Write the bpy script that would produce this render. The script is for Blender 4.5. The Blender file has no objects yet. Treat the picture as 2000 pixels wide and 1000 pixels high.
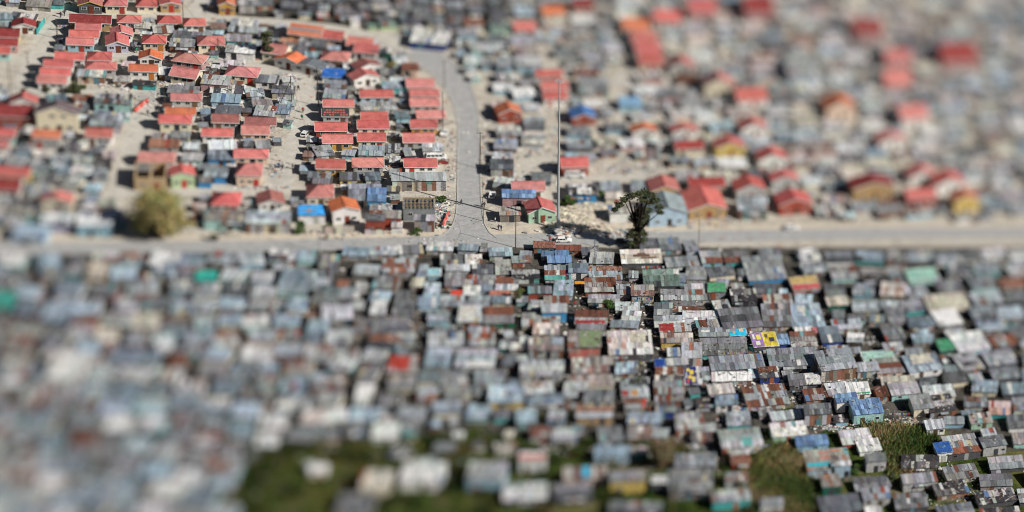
import bpy, bmesh, math, random
from mathutils import Vector, Matrix
rnd = random.Random(7)
scene = bpy.context.scene
COL = scene.collection

# ------------------------------------------------------------------ camera (shift lens, as for a tilt-shift aerial)
ALPHA, THETA, DIST = math.radians(36), math.radians(44), 1050.0
PXM = 9.6                                   # photo pixels per metre at the middle of the frame
FPX = PXM * DIST * math.cos(THETA) ** 2     # focal length in photo pixels (photo is 2000 wide)
ca, sa, ct, st = math.cos(ALPHA), math.sin(ALPHA), math.cos(THETA), math.sin(THETA)
DV = Vector((0, ca, -sa))
NV = Vector((st, ct * ca, -ct * sa))
RV = Vector((ct, -st * ca, st * sa))
UV = Vector((0, sa, ca))
EYE = -DIST * DV


def G(px, py, z=0.0):
    """ground point seen at photo pixel px, py"""
    d = NV + RV * ((px - 1000) / FPX - math.tan(THETA)) + UV * ((500 - py) / FPX)
    t = (z - EYE.z) / d.z
    return EYE + d * t


def PX(p):
    v = Vector(p) - EYE
    zc = v.dot(NV)
    return (1000 + FPX * (v.dot(RV) / zc + math.tan(THETA)), 500 - FPX * v.dot(UV) / zc)


def local(px, py, rot=0.0):
    """frame at a pixel: origin, rotation about z, px per metre along x, along depth, up"""
    o = G(px, py)
    ex = (G(px + 10, py) - G(px - 10, py)).normalized()
    ang = math.atan2(ex.y, ex.x) * 0.85 + math.radians(rot)
    e = Vector((math.cos(ang), math.sin(ang), 0))
    n = Vector((-math.sin(ang), math.cos(ang), 0))
    a = PX(o)
    kx = math.dist(PX(o + e), a)
    ky = a[1] - PX(o + n)[1]
    kz = a[1] - PX(o + Vector((0, 0, 1)))[1]
    return o, ang, kx, ky, kz


cam = bpy.data.cameras.new('camera')
cam_o = bpy.data.objects.new('camera', cam)
COL.objects.link(cam_o)
cam.sensor_width = 1000.0
cam.lens = 1000.0 * FPX / 2000.0
cam.shift_x = -math.tan(THETA) * FPX / 2000.0
cam.clip_start, cam.clip_end = 1.0, 30000.0
cam_o.matrix_world = Matrix((
    (RV.x, UV.x, -NV.x, EYE.x), (RV.y, UV.y, -NV.y, EYE.y), (RV.z, UV.z, -NV.z, EYE.z), (0, 0, 0, 1)))
cam.dof.use_dof = True
cam.dof.focus_distance = (G(1000, 465) - EYE).dot(NV)
APERTURE = 37.0
cam.dof.aperture_fstop = cam.lens / 1000.0 / APERTURE
scene.camera = cam_o

# ------------------------------------------------------------------ light
EL, AZ = math.radians(43), Vector((0.85, -0.53, 0)).normalized()
sd = bpy.data.lights.new('sun', 'SUN')
sd.energy, sd.angle, sd.color = 5.8, math.radians(0.5), (1.0, 0.955, 0.88)
so = bpy.data.objects.new('sun', sd)
COL.objects.link(so)
so.rotation_euler = Vector((-AZ.x * math.cos(EL), -AZ.y * math.cos(EL), -math.sin(EL))).to_track_quat('-Z', 'Y').to_euler()
so.location = (0, 0, 300)
w = bpy.data.worlds.new('World')
scene.world = w
w.use_nodes = True
nt = w.node_tree
sky = nt.nodes.new('ShaderNodeTexSky')
sky.sky_type = 'NISHITA'
sky.sun_disc = False
sky.sun_elevation, sky.sun_rotation = EL, math.atan2(AZ.x, AZ.y)
nt.links.new(sky.outputs[0], nt.nodes['Background'].inputs[0])
nt.nodes['Background'].inputs[1].default_value = 0.036
scene.view_settings.view_transform = 'Standard'
scene.view_settings.look = 'None'
scene.view_settings.exposure = 0
scene.view_settings.gamma = 1
try:
    scene.cycles.use_denoising = True
    scene.cycles.denoiser = 'OPENIMAGEDENOISE'
    scene.cycles.denoising_prefilter = 'ACCURATE'
    scene.cycles.pixel_filter_type = 'BLACKMAN_HARRIS'
    scene.cycles.filter_width = 1.0
    scene.cycles.max_bounces = 4
    scene.cycles.diffuse_bounces = 2
except Exception:
    pass

# ------------------------------------------------------------------ materials (base colour from the mesh attribute Col)
def mat(name, build):
    m = bpy.data.materials.new(name)
    m.use_nodes = True
    t = m.node_tree
    b = t.nodes['Principled BSDF']
    b.inputs['Specular IOR Level'].default_value = 0.2
    build(t, b)
    return m


def N(t, kind, **kw):
    n = t.nodes.new(kind)
    for k, v in kw.items():
        if k.startswith('_'):
            n.inputs[k[1:]].default_value = v
        else:
            setattr(n, k, v)
    return n


def noise(t, vec, scale, detail=4.0, rough=0.6):
    n = N(t, 'ShaderNodeTexNoise')
    n.inputs['Scale'].default_value = scale
    n.inputs['Detail'].default_value = detail
    n.inputs['Roughness'].default_value = rough
    if vec:
        t.links.new(vec, n.inputs['Vector'])
    return n.outputs['Fac']


def ramp(t, fac, a, b, ca_=(0, 0, 0, 1), cb=(1, 1, 1, 1)):
    r = N(t, 'ShaderNodeValToRGB')
    r.color_ramp.elements[0].position, r.color_ramp.elements[0].color = a, ca_
    r.color_ramp.elements[1].position, r.color_ramp.elements[1].color = b, cb
    t.links.new(fac, r.inputs[0])
    return r.outputs[0]


def mix(t, fac, a, b, mode='MIX'):
    m = N(t, 'ShaderNodeMix', data_type='RGBA', blend_type=mode)
    for s, v in ((m.inputs[0], fac), (m.inputs[6], a), (m.inputs[7], b)):
        if isinstance(v, (int, float, tuple)):
            s.default_value = v
        else:
            t.links.new(v, s)
    return m.outputs[2]


def math_n(t, op, a, b=0.0):
    m = N(t, 'ShaderNodeMath', operation=op)
    for s, v in ((m.inputs[0], a), (m.inputs[1], b)):
        if isinstance(v, (int, float)):
            s.default_value = v
        else:
            t.links.new(v, s)
    return m.outputs[0]


def col(t):
    a = N(t, 'ShaderNodeAttribute', attribute_name='Col')
    return a.outputs['Color'], a.outputs['Alpha']


def vec_obj(t, sc=(1, 1, 1), obj=True):
    """object coordinates moved by a per-object random so that no two objects repeat"""
    c = N(t, 'ShaderNodeTexCoord')
    i = N(t, 'ShaderNodeObjectInfo')
    mp = N(t, 'ShaderNodeMapping')
    mp.inputs['Scale'].default_value = sc
    t.links.new(c.outputs['Object'], mp.inputs['Vector'])
    cx = N(t, 'ShaderNodeCombineXYZ')
    k = math_n(t, 'MULTIPLY', i.outputs['Random'], 71.0)
    t.links.new(k, cx.inputs[0]); t.links.new(k, cx.inputs[1]); t.links.new(k, cx.inputs[2])
    ad = N(t, 'ShaderNodeVectorMath', operation='ADD')
    t.links.new(mp.outputs[0], ad.inputs[0]); t.links.new(cx.outputs[0], ad.inputs[1])
    return ad.outputs[0]


def bump(t, b, h, strength, dist):
    n = N(t, 'ShaderNodeBump')
    n.inputs['Strength'].default_value = strength
    n.inputs['Distance'].default_value = dist
    t.links.new(h, n.inputs['Height'])
    t.links.new(n.outputs[0], b.inputs['Normal'])


def b_tin(t, b):
    c, a = col(t)
    n1 = noise(t, vec_obj(t, (1.6, .35, 1.6)), 1.4, 6)
    n2 = noise(t, vec_obj(t, (1, 1, 1)), 5.0, 3)
    base = mix(t, 1.0, c, ramp(t, n1, .25, .75, (.55, .56, .58, 1), (1.2, 1.19, 1.17, 1)), 'MULTIPLY')
    base = mix(t, 1.0, base, ramp(t, n2, .3, .7, (.86, .86, .86, 1), (1.08, 1.08, 1.08, 1)), 'MULTIPLY')
    n3 = noise(t, vec_obj(t, (1.3, .45, 1.3)), 2.1, 5, .7)
    thr = math_n(t, 'ADD', n3, math_n(t, 'MULTIPLY', a, .36))
    rf = ramp(t, thr, .66, .75)
    rust = mix(t, n2, (.085, .034, .021, 1), (.19, .082, .052, 1))
    base = mix(t, rf, base, rust)
    t.links.new(base, b.inputs['Base Color'])
    b.inputs['Roughness'].default_value = .55
    b.inputs['Specular IOR Level'].default_value = .35
    c2 = N(t, 'ShaderNodeTexCoord')
    wv = N(t, 'ShaderNodeTexWave', bands_direction='X')
    wv.inputs['Scale'].default_value = 2.2
    t.links.new(c2.outputs['Object'], wv.inputs['Vector'])
    bump(t, b, wv.outputs['Fac'], .55, .06)


def b_plaster(t, b):
    c, a = col(t)
    n1 = noise(t, vec_obj(t, (1, 1, .5)), .9, 6)
    n2 = noise(t, vec_obj(t, (1, 1, .4)), 4.0, 4)
    base = mix(t, 1.0, c, ramp(t, n1, .25, .75, (.74, .72, .69, 1), (1.06, 1.06, 1.06, 1)), 'MULTIPLY')
    base = mix(t, 1.0, base, ramp(t, n2, .3, .65, (.84, .83, .81, 1), (1.03, 1.03, 1.03, 1)), 'MULTIPLY')
    t.links.new(base, b.inputs['Base Color'])
    b.inputs['Roughness'].default_value = .85
    bump(t, b, n2, .2, .03)


def b_tile(t, b):
    c, a = col(t)
    n1 = noise(t, vec_obj(t), .7, 6)
    n2 = noise(t, vec_obj(t), 6.0, 3)
    base = mix(t, 1.0, c, ramp(t, n1, .3, .7, (.66, .64, .66, 1), (1.12, 1.2, 1.22, 1)), 'MULTIPLY')
    base = mix(t, 1.0, base, ramp(t, n2, .3, .7, (.78, .76, .76, 1), (1.12, 1.14, 1.14, 1)), 'MULTIPLY')
    n4 = noise(t, vec_obj(t, (2.2, .5, .5)), 1.6, 5)
    base = mix(t, ramp(t, n4, .58, .72), base, mix(t, .45, base, (.34, .29, .26, 1)))
    c2 = N(t, 'ShaderNodeTexCoord')
    wv = N(t, 'ShaderNodeTexWave', bands_direction='Z', wave_profile='SAW')
    wv.inputs['Scale'].default_value = 1.9
    t.links.new(c2.outputs['Object'], wv.inputs['Vector'])
    wx = N(t, 'ShaderNodeTexWave', bands_direction='DIAGONAL')
    wx.inputs['Scale'].default_value = 1.3
    t.links.new(c2.outputs['Object'], wx.inputs['Vector'])
    base = mix(t, .25, base, mix(t, 1.0, base, wv.outputs['Color'], 'MULTIPLY'))
    t.links.new(base, b.inputs['Base Color'])
    b.inputs['Roughness'].default_value = .75
    bump(t, b, math_n(t, 'ADD', wv.outputs['Fac'], math_n(t, 'MULTIPLY', wx.outputs['Fac'], .7)), .5, .05)


def b_plain(rough, spec=.2, met=0.0):
    def f(t, b):
        c, a = col(t)
        n = noise(t, vec_obj(t), 3.0, 4)
        t.links.new(mix(t, 1.0, c, ramp(t, n, .3, .7, (.82, .82, .82, 1), (1.08, 1.08, 1.08, 1)), 'MULTIPLY'), b.inputs['Base Color'])
        b.inputs['Roughness'].default_value = rough
        b.inputs['Specular IOR Level'].default_value = spec
        b.inputs['Metallic'].default_value = met
    return f


def b_leaf(t, b):
    c, a = col(t)
    t.links.new(c, b.inputs['Base Color'])
    b.inputs['Roughness'].default_value = .6


def b_ground(t, b):
    c = N(t, 'ShaderNodeNewGeometry').outputs['Position']
    cc, aa = col(t)
    n1 = noise(t, c, .035, 7, .6)
    n2 = noise(t, c, .35, 7, .65)
    n3 = noise(t, c, 2.2, 4, .6)
    sand = mix(t, ramp(t, n2, .35, .65), (.30, .275, .235, 1), (.52, .475, .405, 1))
    sand = mix(t, ramp(t, n1, .42, .62), sand, (.45, .42, .375, 1))
    dirt = mix(t, ramp(t, n2, .38, .66), (.03, .028, .025, 1), (.12, .11, .095, 1))  # grey-brown dirt, colour darkened to paint in the shade between shacks
    grass = mix(t, ramp(t, n2, .4, .62), (.010, .022, .005, 1), (.065, .088, .020, 1))
    grass = mix(t, ramp(t, n1, .55, .68), grass, (.13, .12, .045, 1))
    grass = mix(t, ramp(t, noise(t, c, .11, 6, .65), .54, .64), grass, (.15, .125, .08, 1))
    # r of Col = sand .. shade-darkened dirt, g of Col = grass
    sp = N(t, 'ShaderNodeSeparateColor')
    t.links.new(cc, sp.inputs[0])
    wob = math_n(t, 'MULTIPLY', math_n(t, 'SUBTRACT', n2, .5), 1.1)
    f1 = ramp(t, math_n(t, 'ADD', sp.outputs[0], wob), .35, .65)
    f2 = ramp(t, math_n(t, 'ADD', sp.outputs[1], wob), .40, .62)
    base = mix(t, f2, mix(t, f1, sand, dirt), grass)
    base = mix(t, 1.0, base, ramp(t, n3, .3, .7, (.72, .72, .72, 1), (1.15, 1.15, 1.15, 1)), 'MULTIPLY')
    t.links.new(base, b.inputs['Base Color'])
    b.inputs['Roughness'].default_value = .95
    b.inputs['Specular IOR Level'].default_value = .05
    bump(t, b, math_n(t, 'ADD', n2, math_n(t, 'MULTIPLY', n3, .5)), .6, .4)


def b_road(c0, c1, sandc=(.42, .375, .315, 1), amt=.62):
    def f(t, b):
        c = N(t, 'ShaderNodeNewGeometry').outputs['Position']
        n1 = noise(t, c, .09, 7, .65)
        n2 = noise(t, c, .6, 6, .7)
        n3 = noise(t, c, 3.0, 3)
        base = mix(t, ramp(t, n2, .35, .65), c0, c1)
        base = mix(t, ramp(t, n1, amt, amt + .12), base, sandc)
        n5 = noise(t, c, .22, 6, .75)
        base = mix(t, ramp(t, n5, .60, .66), base, mix(t, .5, base, (.12, .12, .12, 1)))
        base = mix(t, 1.0, base, ramp(t, n3, .3, .7, (.88, .88, .88, 1), (1.08, 1.08, 1.08, 1)), 'MULTIPLY')
        t.links.new(base, b.inputs['Base Color'])
        b.inputs['Roughness'].default_value = .9
        b.inputs['Specular IOR Level'].default_value = .1
        bump(t, b, n3, .25, .05)
    return f


TIN = mat('tin_sheet', b_tin)
PLASTER = mat('painted_plaster', b_plaster)
TILE = mat('roof_tile', b_tile)
PAINT = mat('paint', b_plain(.5, .35))
CARPAINT = mat('car_paint', b_plain(.25, .5))
CLOTH = mat('cloth', b_plain(.9, .05))
GLASS = mat('dark_glass', b_plain(.12, .6))
WOOD = mat('timber', b_plain(.85, .1))
LEAF = mat('leaf', b_leaf)
STONE = mat('stone', b_plain(.95, .05))
STEEL = mat('galvanised_steel', b_plain(.5, .4, 0.0))
GROUND = mat('ground', b_ground)
ROAD = mat('tar_road', b_road((.27, .27, .27, 1), (.355, .355, .35, 1)))
STREET = mat('sand_street', b_road((.385, .365, .325, 1), (.49, .465, .415, 1), (.33, .32, .30, 1), .55))
VERGE = mat('sandy_verge', b_road((.40, .35, .285, 1), (.52, .465, .385, 1), (.42, .30, .19, 1), .6))

# ------------------------------------------------------------------ mesh helper
class MB:
    def __init__(s):
        s.v, s.f, s.c, s.m = [], [], [], []

    def face(s, pts, c, m=0):
        i = len(s.v)
        s.v += [tuple(p) for p in pts]
        s.f.append(tuple(range(i, i + len(pts))))
        s.c.append(c if len(c) == 4 else (*c, 0.0))
        s.m.append(m)

    def solid(s, vs, fs, c, m=0):
        i = len(s.v)
        s.v += [tuple(p) for p in vs]
        c = c if len(c) == 4 else (*c, 0.0)
        for f in fs:
            s.f.append(tuple(i + k for k in f))
            s.c.append(c)
            s.m.append(m)

    def box(s, x0, x1, y0, y1, z0, z1, c, m=0, rz=0.0, tilt=None):
        vs = [(x0, y0, z0), (x1, y0, z0), (x1, y1, z0), (x0, y1, z0), (x0, y0, z1), (x1, y0, z1), (x1, y1, z1), (x0, y1, z1)]
        if rz or tilt:
            cx, cy, cz = (x0 + x1) / 2, (y0 + y1) / 2, (z0 + z1) / 2
            R_ = Matrix.Rotation(rz, 3, 'Z')
            if tilt:
                R_ = R_ @ Matrix.Rotation(tilt, 3, 'X')
            vs = [tuple(R_ @ Vector((x - cx, y - cy, z - cz)) + Vector((cx, cy, cz))) for x, y, z in vs]
        s.solid(vs, [(0, 3, 2, 1), (4, 5, 6, 7), (0, 1, 5, 4), (1, 2, 6, 5), (2, 3, 7, 6), (3, 0, 4, 7)], c, m)

    def tube(s, p, q, r0, r1, c, m=0, n=6):
        p, q = Vector(p), Vector(q)
        d = (q - p).normalized()
        a = d.orthogonal().normalized()
        b = d.cross(a)
        vs = []
        for o, r in ((p, r0), (q, r1)):
            for k in range(n):
                t = 2 * math.pi * k / n
                vs.append(o + a * (r * math.cos(t)) + b * (r * math.sin(t)))
        fs = [(k, (k + 1) % n, n + (k + 1) % n, n + k) for k in range(n)]
        fs += [tuple(range(n))[::-1], tuple(range(n, 2 * n))]
        s.solid(vs, fs, c, m)

    def build(s, name, mats, parent=None, loc=None, rz=0.0, smooth=False):
        me = bpy.data.meshes.new(name)
        me.from_pydata(s.v, [], s.f)
        if not isinstance(mats, (list, tuple)):
            mats = [mats]
        for m in mats:
            me.materials.append(m)
        if len(mats) > 1:
            me.polygons.foreach_set('material_index', s.m)
        at = me.color_attributes.new('Col', 'FLOAT_COLOR', 'CORNER')
        buf = []
        for f, c in zip(s.f, s.c):
            buf.extend(c * len(f))
        at.data.foreach_set('color', buf)
        if smooth:
            me.polygons.foreach_set('use_smooth', [True] * len(s.f))
        o = bpy.data.objects.new(name, me)
        COL.objects.link(o)
        if parent:
            o.parent = parent
        if loc is not None:
            o.location = loc
        o.rotation_euler.z = rz
        return o

    def add(s, other, M):
        i = len(s.v)
        s.v += [tuple(M @ Vector(p)) for p in other.v]
        s.f += [tuple(i + k for k in f) for f in other.f]
        s.c += other.c
        s.m += other.m


def thing(name, label, cat, loc, rz=0.0, group=None):
    o = bpy.data.objects.new(name, None)
    COL.objects.link(o)
    o.empty_display_size = .5
    o.location = loc
    o.rotation_euler.z = rz
    tag(o, label, cat, group)
    return o


def tag(o, label, cat, group=None):
    o['label'], o['category'] = label, cat
    if group:
        o['group'] = group


def jit(c, a=.1):
    k = 1 + rnd.uniform(-a, a)
    return tuple(max(0.0, min(1, x * k * (1 + rnd.uniform(-a, a) * .3))) for x in c[:3]) + tuple(c[3:])

# ------------------------------------------------------------------ layout, read off the photograph (photo pixels, 2000 x 1000)
ROADS = [
    # name, [(x, y, width px)], surface, height above the ground, kerb, runs across the picture, edge wobble
    ('sandy_verge', [(-620, 464, 26), (300, 468, 26), (620, 464, 24), (760, 460, 26), (1000, 456, 28), (1250, 448, 20), (1600, 445, 10), (2620, 438, 10)], 'verge', .006, False, True, .25),
    ('road', [(-620, 488, 24), (300, 484, 24), (620, 478, 22), (850, 474, 24), (1000, 470, 26), (1200, 466, 24), (1500, 459, 22), (1800, 455, 22), (2620, 449, 22)], 'road', .014, False, True, .04),
    ('side_road', [(912, 466, 120), (914, 455, 84), (916, 440, 62), (917, 410, 48), (916, 350, 45), (916, 300, 43), (916, 250, 42), (912, 215, 44), (900, 180, 50), (878, 148, 64), (848, 120, 74), (815, 100, 76), (775, 82, 74), (740, 70, 60)], 'road', .010, True, False, .02),
    ('upper_road', [(800, 94, 20), (760, 80, 22), (700, 64, 17), (620, 50, 13), (520, 41, 12), (420, 34, 12), (330, 29, 11), (220, 27, 10), (120, 24, 10), (-520, 14, 10)], 'street', .012, False, True, .1),
    ('lane', [(128, 18, 34), (112, 40, 38), (88, 75, 50), (70, 110, 44), (50, 150, 34), (30, 190, 22)], 'street', .008, False, False, .15),
    ('lane', [(410, -30, 30), (396, 0, 30), (385, 16, 34), (376, 30, 40)], 'street', .009, False, False, .1),
    ('lane', [(40, 178, 10), (150, 182, 12), (240, 180, 14), (300, 184, 12)], 'street', .008, False, True, .2),
    ('lane', [(296, 176, 54), (294, 200, 50), (280, 235, 46), (262, 275, 40), (246, 320, 34), (236, 352, 34), (226, 380, 40)], 'street', .011, False, False, .08),
    ('lane', [(590, 142, 26), (596, 165, 30), (600, 195, 36), (594, 228, 36), (582, 265, 36), (568, 305, 42), (552, 345, 52), (536, 376, 60)], 'street', .011, False, False, .08),
    ('lane', [(200, 382, 12), (300, 378, 14), (420, 372, 16), (520, 374, 20), (585, 372, 12)], 'street', .013, False, True, .2),
    ('lane', [(205, 108, 9), (270, 108, 10), (330, 104, 8)], 'street', .008, False, True, .2),
    ('lane', [(420, 122, 10), (490, 132, 14), (560, 142, 14), (600, 150, 10)], 'street', .009, False, True, .15),
    ('lane', [(1212, 140, 30), (1218, 170, 34), (1222, 200, 34), (1220, 232, 30)], 'street', .009, False, False, .1),
    ('lane', [(1100, 349, 10), (1180, 349, 14), (1260, 345, 12)], 'street', .009, False, True, .2),
    ('lane', [(1020, 316, 8), (1060, 322, 26), (1090, 322, 22)], 'street', .009, False, True, .2),
]
GRASS = [
    [(468, 930), (520, 888), (640, 876), (790, 862), (880, 846), (930, 836), (1010, 850), (1060, 880), (1200, 846), (1330, 858), (1370, 880), (1440, 870), (1500, 838), (1560, 870), (1600, 850), (1700, 828), (1830, 835), (1960, 880), (2300, 900), (2300, 1300), (400, 1300), (425, 1010), (470, 975), (440, 950)],
]
GRASS_SPOTS = [(1670, 742, 26, 6), (1540, 790, 16, 10), (1305, 700, 10, 6), (870, 445, 40, 4), (810, 452, 24, 4), (1110, 398, 24, 8), (1170, 385, 12, 8), (535, 133, 20, 3), (415, 371, 26, 3), (865, 392, 12, 9),
               (335, 103, 10, 3), (240, 119, 10, 3), (522, 203, 10, 3), (1130, 405, 20, 4), (1160, 437, 12, 3), (760, 752, 40, 6), (920, 745, 30, 6), (1515, 850, 12, 10), (1620, 845, 16, 6), (1450, 808, 12, 8),
               (430, 458, 20, 4), (870, 309, 8, 5), (640, 445, 12, 3), (160, 176, 20, 4), (1650, 826, 20, 5), (765, 128, 8, 8), (1320, 520, 6, 4)]

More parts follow.
